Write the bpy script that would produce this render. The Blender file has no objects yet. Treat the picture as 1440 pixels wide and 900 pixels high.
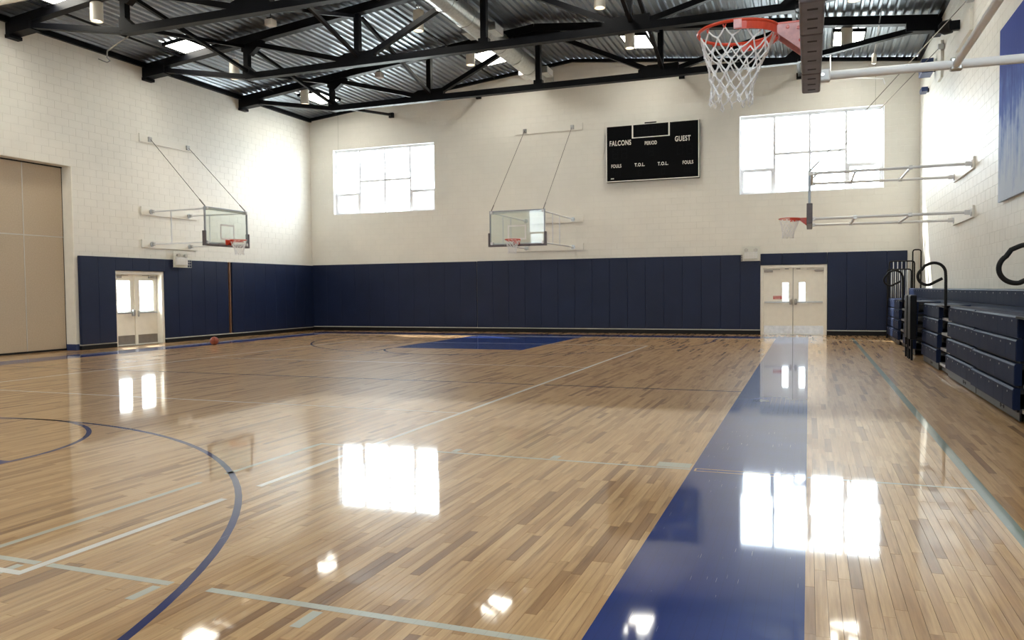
import bpy, math, random
from mathutils import Vector, Matrix

random.seed(7)
SC = bpy.context.scene
COL = SC.collection

# ------------------------------------------------------------------ camera
FPX, YAW, PITCH, ROLL, EYE = 1109.25, 0.360123, 0.037793, -0.009749, 1.49
def cam_axes():
    fw = Vector((-math.sin(YAW)*math.cos(PITCH), math.cos(YAW)*math.cos(PITCH), -math.sin(PITCH)))
    r0 = Vector((math.cos(YAW), math.sin(YAW), 0)); u0 = r0.cross(fw)
    c, s = math.cos(ROLL), math.sin(ROLL)
    return r0*c + u0*s, u0*c - r0*s, fw
CR, CU, CF = cam_axes()
cd = bpy.data.cameras.new('camera'); cam = bpy.data.objects.new('camera', cd); COL.objects.link(cam)
cd.sensor_width = 36.0; cd.sensor_fit = 'HORIZONTAL'; cd.lens = FPX/1440*36; cd.clip_end = 500
M = Matrix(((CR.x, CU.x, -CF.x, 0), (CR.y, CU.y, -CF.y, 0), (CR.z, CU.z, -CF.z, EYE), (0, 0, 0, 1)))
cam.matrix_world = M
SC.camera = cam
def project(p):
    d = Vector(p) - Vector((0, 0, EYE)); z = d.dot(CF)
    if z < 0.1: return None
    return 720 + FPX*d.dot(CR)/z, 450 - FPX*d.dot(CU)/z, z

# ------------------------------------------------------------------ light
SKY, SUN, LAMP, SKYLIGHT = 9.0, 10.0, 9.0, 12.0
w = bpy.data.worlds.new('sky'); SC.world = w; w.use_nodes = True
bg = w.node_tree.nodes['Background']; bg.inputs[0].default_value = (0.86, 0.94, 1.0, 1); bg.inputs[1].default_value = SKY
sl = bpy.data.lights.new('sun', 'SUN'); sl.energy = SUN; sl.angle = math.radians(0.6); sl.color = (1, 0.95, 0.86)
so = bpy.data.objects.new('sun', sl); COL.objects.link(so); so.location = (-30, 40, 40)
so.rotation_euler = Vector((3.9, -3.0, -5.4)).to_track_quat('-Z', 'Y').to_euler()
SC.view_settings.view_transform = 'Standard'; SC.view_settings.look = 'None'
SC.view_settings.gamma = 1; SC.view_settings.use_curve_mapping = False
SC.view_settings.exposure = 0.9
SC.cycles.max_bounces = 10; SC.cycles.diffuse_bounces = 6; SC.cycles.transparent_max_bounces = 12
SC.cycles.sample_clamp_indirect = 6.0

# room dimensions (metres)
XL, XR, YF, YN = -18.27, 3.06, 26.31, -2.9
XM, ZR, ZE, SLOPE = -7.6, 9.33, 8.22, 0.1045
def zroof(x): return ZR - SLOPE*abs(x - XM)
def portal(name, loc, rot, sx, sy):
    l = bpy.data.lights.new(name, 'AREA'); l.shape = 'RECTANGLE'; l.size = sx; l.size_y = sy
    l.cycles.is_portal = True
    o = bpy.data.objects.new(name, l); COL.objects.link(o); o.location = loc; o.rotation_euler = rot
H = math.pi/2
for i, (a, b) in enumerate(((-17.23, -12.9), (-2.09, 2.10))):
    portal('window_light', ((a+b)/2, YF+0.28, 5.68), (-H, 0, 0), b-a, 2.46)
    portal('window_light', ((a+b)/2, YN-0.28, 5.68), (H, 0, 0), b-a, 2.46)

# ------------------------------------------------------------------ node helpers and materials
def new_mat(name):
    m = bpy.data.materials.new(name); m.use_nodes = True
    nt = m.node_tree; b = nt.nodes['Principled BSDF']
    return m, nt, b
def N(nt, t, **kw):
    n = nt.nodes.new(t)
    for k, v in kw.items(): setattr(n, k, v)
    return n
def mathn(nt, op, a, b=None, clamp=False):
    n = N(nt, 'ShaderNodeMath', operation=op); n.use_clamp = clamp
    for i, v in enumerate((a, b)):
        if v is None: continue
        if isinstance(v, (int, float)): n.inputs[i].default_value = v
        else: nt.links.new(v, n.inputs[i])
    return n.outputs[0]
def ramp(nt, fac, stops):
    n = N(nt, 'ShaderNodeValToRGB'); e = n.color_ramp.elements
    while len(e) < len(stops): e.new(0.5)
    for el, (p, c) in zip(e, stops): el.position = p; el.color = (*c, 1)
    nt.links.new(fac, n.inputs[0]); return n.outputs[0]
def mixc(nt, fac, a, b, mode='MIX'):
    n = N(nt, 'ShaderNodeMix', data_type='RGBA', blend_type=mode)
    for i, v in ((0, fac), (6, a), (7, b)):
        if isinstance(v, (int, float)): n.inputs[i].default_value = v
        elif isinstance(v, tuple): n.inputs[i].default_value = (*v, 1)
        else: nt.links.new(v, n.inputs[i])
    return n.outputs[2]
def noise(nt, scale, detail=3, rough=0.5, vec=None, xyz=None, coord='pos'):
    if vec is None:
        vec = N(nt, 'ShaderNodeNewGeometry').outputs['Position'] if coord == 'pos' else N(nt, 'ShaderNodeTexCoord').outputs['Object']
    if xyz:
        mp = N(nt, 'ShaderNodeMapping'); mp.inputs['Scale'].default_value = xyz; nt.links.new(vec, mp.inputs[0]); vec = mp.outputs[0]
    n = N(nt, 'ShaderNodeTexNoise'); n.inputs['Scale'].default_value = scale
    n.inputs['Detail'].default_value = detail; n.inputs['Roughness'].default_value = rough
    nt.links.new(vec, n.inputs['Vector']); return n.outputs[0]
def bump(nt, b, h, strength, dist=0.01):
    n = N(nt, 'ShaderNodeBump'); n.inputs['Strength'].default_value = strength; n.inputs['Distance'].default_value = dist
    nt.links.new(h, n.inputs['Height']); nt.links.new(n.outputs[0], b.inputs['Normal'])
def simple(name, col, rough=0.5, metal=0.0, var=0.06, nscale=6.0, bmp=0.0, spec=0.5):
    m, nt, b = new_mat(name)
    f = noise(nt, nscale, 4)
    lo = tuple(max(0, c*(1-var)) for c in col); hi = tuple(min(1, c*(1+var)) for c in col)
    nt.links.new(ramp(nt, f, [(0.3, lo), (0.7, hi)]), b.inputs['Base Color'])
    b.inputs['Roughness'].default_value = rough; b.inputs['Metallic'].default_value = metal
    b.inputs['Specular IOR Level'].default_value = spec
    if bmp: bump(nt, b, noise(nt, nscale*12, 3), bmp, 0.003)
    return m
def emit(name, col, s):
    m, nt, b = new_mat(name)
    b.inputs['Base Color'].default_value = (*col, 1); b.inputs['Emission Color'].default_value = (*col, 1)
    b.inputs['Emission Strength'].default_value = s; b.inputs['Roughness'].default_value = 0.6
    return m
def glass(name, tint, refl=1.0):
    m = bpy.data.materials.new(name); m.use_nodes = True; nt = m.node_tree; nt.nodes.clear()
    out = N(nt, 'ShaderNodeOutputMaterial'); tr = N(nt, 'ShaderNodeBsdfTransparent'); gl = N(nt, 'ShaderNodeBsdfGlossy')
    tr.inputs[0].default_value = (*tint, 1); gl.inputs['Roughness'].default_value = 0.01
    lw = N(nt, 'ShaderNodeLayerWeight'); lw.inputs[0].default_value = 0.5
    mx = N(nt, 'ShaderNodeMixShader')
    f = mathn(nt, 'MULTIPLY', mathn(nt, 'ADD', mathn(nt, 'MULTIPLY', mathn(nt, 'POWER', lw.outputs['Facing'], 5.0), 0.6), 0.035), refl)
    nt.links.new(f, mx.inputs[0]); nt.links.new(tr.outputs[0], mx.inputs[1]); nt.links.new(gl.outputs[0], mx.inputs[2])
    nt.links.new(mx.outputs[0], out.inputs[0]); return m

MAT = {}
def lacquer(nt, b, f, spec=0.30):
    b.inputs['Roughness'].default_value = 0.40; b.inputs['IOR'].default_value = 1.45; b.inputs['Specular IOR Level'].default_value = spec
    b.inputs['Coat Weight'].default_value = 0.82; b.inputs['Coat IOR'].default_value = 1.5
    nt.links.new(mathn(nt, 'ADD', mathn(nt, 'MULTIPLY', f, 0.05), 0.02), b.inputs['Coat Roughness'])
def mat_wood():
    m, nt, b = new_mat('maple_planks')
    oi = N(nt, 'ShaderNodeObjectInfo').outputs['Random']
    isl = N(nt, 'ShaderNodeNewGeometry').outputs['Random Per Island']
    r = mathn(nt, 'FRACT', mathn(nt, 'ADD', mathn(nt, 'MULTIPLY', oi, 7.31), isl))
    pos = N(nt, 'ShaderNodeNewGeometry').outputs['Position']
    off = N(nt, 'ShaderNodeCombineXYZ'); nt.links.new(mathn(nt, 'MULTIPLY', r, 37.0), off.inputs[1]); nt.links.new(mathn(nt, 'MULTIPLY', r, 11.0), off.inputs[2])
    va = N(nt, 'ShaderNodeVectorMath', operation='ADD'); nt.links.new(pos, va.inputs[0]); nt.links.new(off.outputs[0], va.inputs[1])
    grain = noise(nt, 1.0, 5, 0.62, va.outputs[0], (55, 2.2, 1))
    figure = noise(nt, 1.0, 3, 0.5, va.outputs[0], (14, 1.1, 1))
    tone = ramp(nt, r, [(0.0, (0.66, 0.43, 0.215)), (0.45, (0.60, 0.38, 0.182)), (0.75, (0.53, 0.32, 0.144)), (0.90, (0.44, 0.25, 0.105)), (1.0, (0.30, 0.16, 0.068))])
    g = ramp(nt, grain, [(0.30, (0.72, 0.66, 0.58)), (0.62, (1.06, 1.05, 1.03))])
    c = mixc(nt, 0.75, tone, g, 'MULTIPLY')
    fg = ramp(nt, figure, [(0.30, (0.50, 0.42, 0.34)), (0.45, (1, 1, 1))])
    c = mixc(nt, 0.7, c, fg, 'MULTIPLY')
    nt.links.new(c, b.inputs['Base Color'])
    rg = noise(nt, 1.3, 5, 0.6)
    lacquer(nt, b, rg)
    bump(nt, b, noise(nt, 1.0, 1, 0.5, None, (3.5, 0.9, 1)), 0.02, 0.003)
    return m
def mat_paint(name, col, rough=0.10):
    m, nt, b = new_mat(name)
    pos = N(nt, 'ShaderNodeNewGeometry').outputs['Position']
    br = N(nt, 'ShaderNodeTexBrick'); mp = N(nt, 'ShaderNodeMapping'); mp.inputs['Rotation'].default_value = (0, 0, math.pi/2)
    nt.links.new(pos, mp.inputs[0]); nt.links.new(mp.outputs[0], br.inputs[0])
    br.inputs['Scale'].default_value = 1; br.inputs['Mortar Size'].default_value = 0.0012
    br.inputs['Brick Width'].default_value = 0.9; br.inputs['Row Height'].default_value = 0.057
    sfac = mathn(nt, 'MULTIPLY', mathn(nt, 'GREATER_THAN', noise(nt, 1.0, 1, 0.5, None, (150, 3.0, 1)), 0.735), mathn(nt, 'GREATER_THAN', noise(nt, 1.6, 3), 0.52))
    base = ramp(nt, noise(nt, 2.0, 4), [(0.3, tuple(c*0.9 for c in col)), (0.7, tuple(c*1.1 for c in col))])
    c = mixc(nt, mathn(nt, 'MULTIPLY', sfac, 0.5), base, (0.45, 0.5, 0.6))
    c = mixc(nt, mathn(nt, 'MULTIPLY', br.outputs['Fac'], 0.4), c, tuple(x*0.5 for x in col))
    nt.links.new(c, b.inputs['Base Color'])
    rg = noise(nt, 1.6, 6, 0.65)
    lacquer(nt, b, rg, 0.10)
    bump(nt, b, noise(nt, 1.0, 1, 0.5, None, (3.5, 0.9, 1)), 0.02, 0.003)
    return m
def mat_deck():
    m, nt, b = new_mat('galvanised_deck')
    f = noise(nt, 1.0, 5, 0.6, None, (9, 0.8, 9))
    v = N(nt, 'ShaderNodeTexVoronoi'); v.inputs['Scale'].default_value = 22
    nt.links.new(N(nt, 'ShaderNodeNewGeometry').outputs['Position'], v.inputs['Vector'])
    k = mathn(nt, 'ADD', mathn(nt, 'MULTIPLY', f, 0.9), mathn(nt, 'MULTIPLY', v.outputs['Distance'], 0.12))
    nt.links.new(ramp(nt, k, [(0.25, (0.25, 0.28, 0.31)), (0.75, (0.38, 0.41, 0.44))]), b.inputs['Base Color'])
    b.inputs['Metallic'].default_value = 0.92
    nt.links.new(mathn(nt, 'ADD', mathn(nt, 'MULTIPLY', f, 0.08), 0.30), b.inputs['Roughness'])
    return m
def mat_mural():
    m, nt, b = new_mat('mural_canvas')
    pos = N(nt, 'ShaderNodeNewGeometry').outputs['Position']
    sep = N(nt, 'ShaderNodeSeparateXYZ'); nt.links.new(pos, sep.inputs[0])
    st = noise(nt, 1.0, 5, 0.65, None, (1, 7, 1.1)); bl = noise(nt, 1.3, 4, 0.6)
    h = mathn(nt, 'MULTIPLY', mathn(nt, 'SUBTRACT', 5.75, sep.outputs[2]), 0.34)
    k = mathn(nt, 'ADD', h, mathn(nt, 'MULTIPLY', mathn(nt, 'SUBTRACT', mathn(nt, 'ADD', st, bl), 1.0), 0.75))
    nt.links.new(ramp(nt, k, [(0.22, (0.02, 0.05, 0.33)), (0.45, (0.07, 0.14, 0.52)), (0.62, (0.33, 0.44, 0.72)), (0.85, (0.56, 0.65, 0.80))]), b.inputs['Base Color'])
    b.inputs['Roughness'].default_value = 0.75; b.inputs['Specular IOR Level'].default_value = 0.2
    bump(nt, b, st, 0.35, 0.01)
    return m
def mat_ball():
    m, nt, b = new_mat('ball_leather')
    nt.links.new(ramp(nt, noise(nt, 20, 3), [(0.3, (0.22, 0.04, 0.02)), (0.7, (0.30, 0.06, 0.028))]), b.inputs['Base Color'])
    b.inputs['Roughness'].default_value = 0.5
    bump(nt, b, noise(nt, 260, 2), 0.4, 0.002); return m
MAT['wood'] = mat_wood()
MAT['blue_paint'] = mat_paint('royal_blue_court_paint', (0.004, 0.030, 0.20), 0.13)
MAT['navy_line'] = mat_paint('navy_line_paint', (0.008, 0.02, 0.13), 0.12)
MAT['white_line'] = mat_paint('white_line_paint', (0.80, 0.79, 0.75), 0.13)
MAT['grey_line'] = mat_paint('grey_line_paint', (0.56, 0.57, 0.50), 0.13)
MAT['green_line'] = mat_paint('grey_green_line_paint', (0.25, 0.31, 0.28), 0.13)
MAT['deck'] = mat_deck()
MAT['mural'] = mat_mural()
MAT['ball'] = mat_ball()
MAT['block'] = simple('painted_block', (0.79, 0.772, 0.712), 0.50, 0, 0.03, 1.5, 0.12)
MAT['mortar'] = simple('painted_mortar', (0.74, 0.722, 0.662), 0.55, 0, 0.03, 2.0)
MAT['subfloor'] = simple('dark_subfloor', (0.16, 0.09, 0.045), 0.6)
MAT['pad'] = simple('navy_vinyl', (0.0065, 0.014, 0.048), 0.45, 0, 0.10, 1.2, 0.05, 0.35)
MAT['pad_trim'] = simple('pale_trim', (0.55, 0.54, 0.48), 0.5)
MAT['rubber'] = simple('black_rubber', (0.006, 0.006, 0.007), 0.5, spec=0.25)
MAT['steel_black'] = simple('black_steel_paint', (0.004, 0.0045, 0.0065), 0.45, 0, 0.15, spec=0.14)
MAT['cream'] = simple('cream_enamel', (0.86, 0.83, 0.745), 0.4, 0, 0.03)
MAT['white'] = simple('white_enamel', (0.78, 0.78, 0.77), 0.35, 0, 0.03)
MAT['alu_white'] = simple('white_window_frame', (0.80, 0.81, 0.85), 0.4, 0, 0.02)
MAT['chrome'] = simple('satin_steel', (0.52, 0.52, 0.52), 0.28, 1.0, 0.05)
MAT['bright_steel'] = simple('brushed_kick_plate', (0.74, 0.74, 0.74), 0.32, 0.85, 0.12, 9)
MAT['dull_steel'] = simple('dull_kick_plate', (0.34, 0.31, 0.28), 0.4, 0.7, 0.08)
MAT['galv'] = simple('spiral_galvanised', (0.56, 0.57, 0.56), 0.30, 0.95, 0.12, 14)
MAT['partition'] = simple('beige_fabric', (0.52, 0.43, 0.32), 0.85, 0, 0.05, 30, 0.25)
MAT['partition_trim'] = simple('pale_aluminium', (0.60, 0.58, 0.53), 0.4, 0.3)
MAT['tan_wood'] = simple('tan_edge_wood', (0.16, 0.075, 0.038), 0.5)
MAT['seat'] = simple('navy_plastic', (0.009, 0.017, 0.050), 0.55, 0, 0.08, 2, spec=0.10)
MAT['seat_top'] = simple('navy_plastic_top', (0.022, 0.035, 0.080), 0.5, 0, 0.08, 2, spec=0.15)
MAT['alu'] = simple('mill_aluminium', (0.50, 0.51, 0.53), 0.32, 0.9, 0.08)
MAT['skirt'] = simple('grey_skirt_metal', (0.022, 0.023, 0.028), 0.4, 0.3, 0.10, 3)
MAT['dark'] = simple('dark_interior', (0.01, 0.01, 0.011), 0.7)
MAT['rim'] = simple('orange_red_enamel', (0.62, 0.055, 0.022), 0.32, 0, 0.08)
MAT['rim_faded'] = simple('faded_red_plate', (0.70, 0.36, 0.36), 0.45, 0, 0.14, 30)
MAT['net'] = simple('white_nylon', (0.78, 0.78, 0.80), 0.7, 0, 0.05)
MAT['edge_pad'] = simple('grey_urethane', (0.12, 0.105, 0.118), 0.5, 0, 0.18, 9, 0.1)
MAT['board_frame'] = simple('grey_board_frame', (0.33, 0.36, 0.40), 0.4, 0.3)
MAT['tube_white'] = simple('white_tube', (0.72, 0.73, 0.75), 0.3, 0.0, 0.03)
MAT['cable'] = simple('steel_cable', (0.20, 0.19, 0.17), 0.4, 0.6)
MAT['score'] = simple('black_scoreboard_face', (0.0025, 0.0028, 0.0035), 0.5, spec=0.07)
MAT['score_white'] = simple('white_vinyl_print', (0.80, 0.78, 0.72), 0.5, 0, 0.02)
MAT['red_sign'] = simple('red_sign', (0.52, 0.035, 0.03), 0.5)
MAT['navy_box'] = simple('navy_box', (0.02, 0.04, 0.13), 0.4)
MAT['concrete'] = simple('concrete_ground', (0.55, 0.55, 0.53), 0.9)
MAT['clear_plastic'] = simple('pale_plastic', (0.60, 0.58, 0.54), 0.3)
MAT['guard'] = simple('pale_wire_guard', (0.72, 0.72, 0.66), 0.45, 0, 0.02)
MAT['pane'] = glass('window_pane_glass', (0.96, 0.98, 0.98))
MAT['board_glass'] = glass('backboard_glass', (0.92, 0.955, 0.94), 0.75)
MAT['skylight'] = emit('daylit_diffuser', (1.0, 0.96, 0.84), SKYLIGHT)
MAT['lamp'] = emit('lamp_lens', (1.0, 0.86, 0.66), 2.5)

# ------------------------------------------------------------------ mesh builder
class MB:
    def __init__(s): s.v = []; s.f = []
    def add(s, vs, fs):
        o = len(s.v); s.v += [tuple(v) for v in vs]; s.f += [tuple(i+o for i in f) for f in fs]; return s
    def box(s, x0, x1, y0, y1, z0, z1):
        return s.add([(x0,y0,z0),(x1,y0,z0),(x1,y1,z0),(x0,y1,z0),(x0,y0,z1),(x1,y0,z1),(x1,y1,z1),(x0,y1,z1)],
                     [(0,3,2,1),(4,5,6,7),(0,1,5,4),(1,2,6,5),(2,3,7,6),(3,0,4,7)])
    def cbox(s, c, d): return s.box(c[0]-d[0]/2, c[0]+d[0]/2, c[1]-d[1]/2, c[1]+d[1]/2, c[2]-d[2]/2, c[2]+d[2]/2)
    def bar(s, a, b, wd, ht, up=(0,0,1), n_ext=0.0):
        a = Vector(a); b = Vector(b); d = (b-a).normalized(); a = a-d*n_ext; b = b+d*n_ext
        u = Vector(up); x = d.cross(u)
        if x.length < 1e-4: x = d.cross(Vector((0,1,0)))
        x.normalize(); y = x.cross(d)
        vs = [p + x*(i*wd/2) + y*(j*ht/2) for p in (a, b) for i, j in ((-1,-1),(1,-1),(1,1),(-1,1))]
        return s.add(vs, [(0,1,2,3),(7,6,5,4),(0,4,5,1),(1,5,6,2),(2,6,7,3),(3,7,4,0)])
    def tube(s, pts, r, n=8, closed=False):
        P = [Vector(p) for p in pts]; m = len(P); rings = []
        prev = None
        for i, p in enumerate(P):
            if closed: t = P[(i+1) % m]-P[i-1]
            else: t = P[min(i+1, m-1)]-P[max(i-1, 0)]
            t.normalize()
            if prev is None:
                a = Vector((0,0,1)) if abs(t.z) < 0.9 else Vector((1,0,0))
                x = t.cross(a).normalized()
            else:
                x = (prev - t*prev.dot(t)).normalized()
            prev = x; y = t.cross(x)
            rr = r[i] if isinstance(r, (list, tuple)) else r
            rings.append([p + (x*math.cos(2*math.pi*k/n) + y*math.sin(2*math.pi*k/n))*rr for k in range(n)])
        vs = [q for g in rings for q in g]; fs = []
        for i in range(m if closed else m-1):
            a, b = i*n, ((i+1) % m)*n
            fs += [(a+k, a+(k+1) % n, b+(k+1) % n, b+k) for k in range(n)]
        if not closed: fs += [tuple(range(n))[::-1], tuple((m-1)*n+k for k in range(n))]
        return s.add(vs, fs)
    def prism(s, poly, off):
        n = len(poly); o = Vector(off)
        vs = [Vector(p) for p in poly] + [Vector(p)+o for p in poly]
        return s.add(vs, [tuple(range(n)), tuple(range(2*n-1, n-1, -1))] + [(i, n+i, n+(i+1) % n, (i+1) % n) for i in range(n)])
    def lathe(s, prof, n=20, c=(0,0,0)):
        vs = [(c[0]+r*math.cos(2*math.pi*k/n), c[1]+r*math.sin(2*math.pi*k/n), c[2]+z) for r, z in prof for k in range(n)]
        fs = [(i*n+k, i*n+(k+1) % n, (i+1)*n+(k+1) % n, (i+1)*n+k) for i in range(len(prof)-1) for k in range(n)]
        fs += [tuple(range(n))[::-1], tuple((len(prof)-1)*n+k for k in range(n))]
        return s.add(vs, fs)
    def mesh(s, name, mat, smooth=False):
        me = bpy.data.meshes.new(name); me.from_pydata(s.v, [], s.f); me.update()
        if mat is not None: me.materials.append(MAT[mat] if isinstance(mat, str) else mat)
        if smooth:
            me.polygons.foreach_set('use_smooth', [True]*len(me.polygons))
            try: me.set_sharp_from_angle(angle=math.radians(40))
            except Exception: pass
        return me
    def build(s, name, mat, parent=None, smooth=False, bevel=0.0, seg=2):
        o = bpy.data.objects.new(name, s.mesh(name, mat, smooth)); COL.objects.link(o)
        if parent: o.parent = parent
        if bevel:
            bv = o.modifiers.new('bevel', 'BEVEL'); bv.width = bevel; bv.segments = seg; bv.limit_method = 'ANGLE'
        return o
def inst(name, me, loc, parent=None, rot=(0,0,0), scale=(1,1,1)):
    o = bpy.data.objects.new(name, me); COL.objects.link(o); o.location = loc; o.rotation_euler = rot; o.scale = scale
    if parent: o.parent = parent
    return o
def thing(name, label, cat, loc=(0,0,0), rz=0.0, group=None):
    o = bpy.data.objects.new(name, None); COL.objects.link(o); o.location = loc; o.rotation_euler = (0,0,rz)
    o.empty_display_size = 0.1
    o['label'] = label; o['category'] = cat
    if group: o['group'] = group
    return o
def tag(o, label, cat, group=None):
    o['label'] = label; o['category'] = cat
    if group: o['group'] = group
    return o
def struct(o): o['kind'] = 'structure'; return o
def text(body, size, loc, rot, mat, parent, name='lettering', sx=0.78, bold=0.012):
    c = bpy.data.curves.new(name, 'FONT'); c.body = body; c.size = size; c.align_x = 'CENTER'; c.align_y = 'CENTER'
    c.space_character = 1.12; c.extrude = 0.002; c.offset = bold*size; c.materials.append(MAT[mat])
    tmp = bpy.data.objects.new('tmp', c); COL.objects.link(tmp)
    me = bpy.data.meshes.new_from_object(tmp.evaluated_get(bpy.context.evaluated_depsgraph_get()))
    bpy.data.objects.remove(tmp); bpy.data.curves.remove(c)
    o = bpy.data.objects.new(name, me); COL.objects.link(o); o.location = loc; o.rotation_euler = rot; o.scale = (sx, 1, 1); o.parent = parent
    return o
def in_frame(p, m=10):
    q = project(p)
    return q is not None and -m < q[0] < 1440+m and -m < q[1] < 900+m
def subtract(rects, hole):
    out = []
    for (a, b, c, d) in rects:
        A, B, C, D = hole
        if A >= b or B <= a or C >= d or D <= c: out.append((a, b, c, d)); continue
        if c < C: out.append((a, b, c, C))
        if D < d: out.append((a, b, D, d))
        lo, hi = max(c, C), min(d, D)
        if a < A: out.append((a, A, lo, hi))
        if B < b: out.append((B, b, lo, hi))
    return out

# ------------------------------------------------------------------ setting: floor
ground = struct(MB().box(-90, 80, -90, 110, -0.6, -0.16).build('ground', 'concrete'))
floor = struct(MB().box(XL-0.6, XR+0.3, YN-0.3, YF+0.3, -0.15, -0.004).build('floor', 'subfloor'))
PW, GAP = 0.057, 0.0006
planks = []
x = XL-0.45
while x < XR:
    y = YN - random.random()*0.9
    while y < YF:
        L = random.uniform(0.35, 1.35)
        planks.append((x, min(x+PW, XR), max(y, YN), min(y+L, YF))); y += L
    x += PW
def plank_size(p):
    c = ((p[0]+p[1])/2, (p[2]+p[3])/2, 0)
    if -0.9 < c[0] < -0.01: return 0
    if not in_frame(c, -4): return 0
    return (p[3]-p[2])/project(c)[2]**3
planks.sort(key=plank_size, reverse=True)
unit = MB(); e = 0.012
unit.add([(-.5,-.5,-.004),(.5,-.5,-.004),(.5,.5,-.004),(-.5,.5,-.004),(-.5+e,-.5+e/12,0),(.5-e,-.5+e/12,0),(.5-e,.5-e/12,0),(-.5+e,.5-e/12,0)],
         [(4,5,6,7),(0,1,5,4),(1,2,6,5),(2,3,7,6),(3,0,4,7),(0,3,2,1)])
plank_mesh = unit.mesh('plank', 'wood')
for p in planks[:300]:
    inst('plank', plank_mesh, ((p[0]+p[1])/2, (p[2]+p[3])/2, 0), floor, (0,0,0), (p[1]-p[0]-GAP, p[3]-p[2]-GAP, 1))
mb = MB(); g = GAP/2
for (a, b, c, d) in planks[300:]:
    a += g; b -= g; c += g; d -= g
    mb.add([(a,c,0),(b,c,0),(b,d,0),(a,d,0),(a,c,-.004),(b,c,-.004),(b,d,-.004),(a,d,-.004)],
           [(0,1,2,3),(4,5,1,0),(5,6,2,1),(6,7,3,2),(7,4,0,3)])
o = mb.build('plank', 'wood', floor); o['kind'] = 'stuff'

ZP = 0.0007
def rect_line(name, mat, rects, z=ZP):
    m = MB()
    for (a, b, c, d) in rects: m.box(a, b, c, d, 0.0001, z)
    return m.build(name, mat, floor)
def arc_line(name, mat, cx, cy, r, a0, a1, wd=0.05, tail=None, z=ZP, n=72):
    m = MB(); pts = [(a0+(a1-a0)*i/n) for i in range(n+1)]
    q = [[(cx+rr*math.cos(t), cy+rr*math.sin(t)) for t in pts] for rr in (r-wd/2, r+wd/2)]
    if tail is not None:
        for k, rr in ((0, r-wd/2), (1, r+wd/2)):
            q[k] = [(q[k][0][0], tail)] + q[k] + [(q[k][-1][0], tail)]
    L = len(q[0]); vs = [(*p, z) for p in q[0]] + [(*p, z) for p in q[1]] + [(*p, 0.0001) for p in q[0]] + [(*p, 0.0001) for p in q[1]]
    fs = []
    for i in range(L-1):
        fs += [(i, L+i, L+i+1, i+1), (2*L+i, i, i+1, 2*L+i+1), (L+i, 3*L+i, 3*L+i+1, L+i+1)]
    m.add(vs, fs); return m.build(name, mat, floor)
CX = -8.5
rect_line('sideline_stripe', 'blue_paint', [(-0.90, -0.012, -1.7, 25.1)])
rect_line('sideline_stripe', 'blue_paint', [(-17.0, -16.12, -1.7, 25.1)])
rect_line('baseline_stripe', 'blue_paint', [(-16.12, -0.90, 24.22, 25.1)])
rect_line('baseline_stripe', 'blue_paint', [(-16.12, -0.90, -1.7, -0.8)])
rect_line('painted_lane', 'blue_paint', [(CX-1.83, CX+1.83, 18.43, 24.22)])
rect_line('painted_lane', 'blue_paint', [(CX-1.83, CX+1.83, -0.8, 4.99)])
arc_line('free_throw_arc', 'navy_line', CX, 18.43, 1.805, math.pi, 2*math.pi)
arc_line('free_throw_arc', 'navy_line', CX, 4.99, 1.805, math.pi, 0)
arc_line('three_point_arc', 'navy_line', CX, 22.62, 5.995, math.pi, 2*math.pi, tail=24.22)
arc_line('three_point_arc', 'navy_line', CX, 0.80, 5.995, math.pi, 0, tail=-0.8)
rect_line('half_court_line', 'navy_line', [(-16.12, -4.05, 11.69, 11.74), (-3.88, -0.90, 11.69, 11.74)])
Z2 = 0.0010
rect_line('volleyball_line', 'white_line', [(-3.985, -3.93, 3.0, 4.56), (-3.985, -3.93, 4.94, 20.6), (-13.0, -12.95, 3.0, 20.6),
    (-13.0, -3.93, 2.95, 3.0), (-13.0, -3.93, 20.55, 20.6)], Z2)
rect_line('attack_line', 'white_line', [(-12.95, -3.985, 8.71, 8.74)], Z2)
rect_line('attack_line', 'white_line', [(-12.95, -3.985, 14.58, 14.61)], Z2)
rect_line('cross_court_lane_line', 'grey_line', [(-4.50, -4.0, 3.095, 3.145), (-3.92, -3.06, 3.095, 3.145), (-2.82, -0.91, 3.095, 3.145), (-0.005, 1.15, 3.095, 3.145)])
rect_line('cross_court_lane_line', 'grey_line', [(-4.50, -4.0, 6.53, 6.57), (-3.92, -0.91, 6.53, 6.57), (-0.005, 1.15, 6.53, 6.57)])
rect_line('cross_court_free_throw_line', 'grey_line', [(-4.51, -4.46, 3.145, 4.90), (-4.51, -4.46, 5.2, 6.53)])
rect_line('lane_mark', 'grey_line', [(-3.13, -3.075, 2.89, 3.07)]); rect_line('lane_mark', 'grey_line', [(-2.165, -2.11, 2.89, 3.07)])
rect_line('lane_mark', 'grey_line', [(-4.1, -4.045, 2.89, 3.07)])
rect_line('lane_mark', 'grey_line', [(-3.1, -3.04, 6.59, 6.72)]); rect_line('lane_mark', 'grey_line', [(-2.14, -2.07, 6.59, 6.72)])
rect_line('lane_mark', 'grey_line', [(-1.2, -0.92, 6.59, 6.76)])
rect_line('lane_outline', 'wood', [(-0.86, -0.03, 6.50, 6.512), (-0.86, -0.03, 6.588, 6.60), (-0.875, -0.86, 6.50, 6.60)], Z2)
rect_line('lane_outline', 'wood', [(-0.86, -0.03, 3.07, 3.082), (-0.86, -0.03, 3.158, 3.17), (-0.875, -0.86, 3.07, 3.17)], Z2)
rect_line('cross_court_baseline', 'green_line', [(1.145, 1.225, 4.9, 24.9)])

# ------------------------------------------------------------------ setting: walls
WZ0, WZ1 = 4.47, 6.95
WIN = ((-17.23, -12.90), (-2.09, 2.10))
DFX, DFZ = (-1.44, 0.52), 2.19           # far double door
DLY, DLZ = (16.80, 18.62), 2.145         # left double door
OPY, OPZ = (-0.34, 15.55), 4.87           # partition opening

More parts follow.
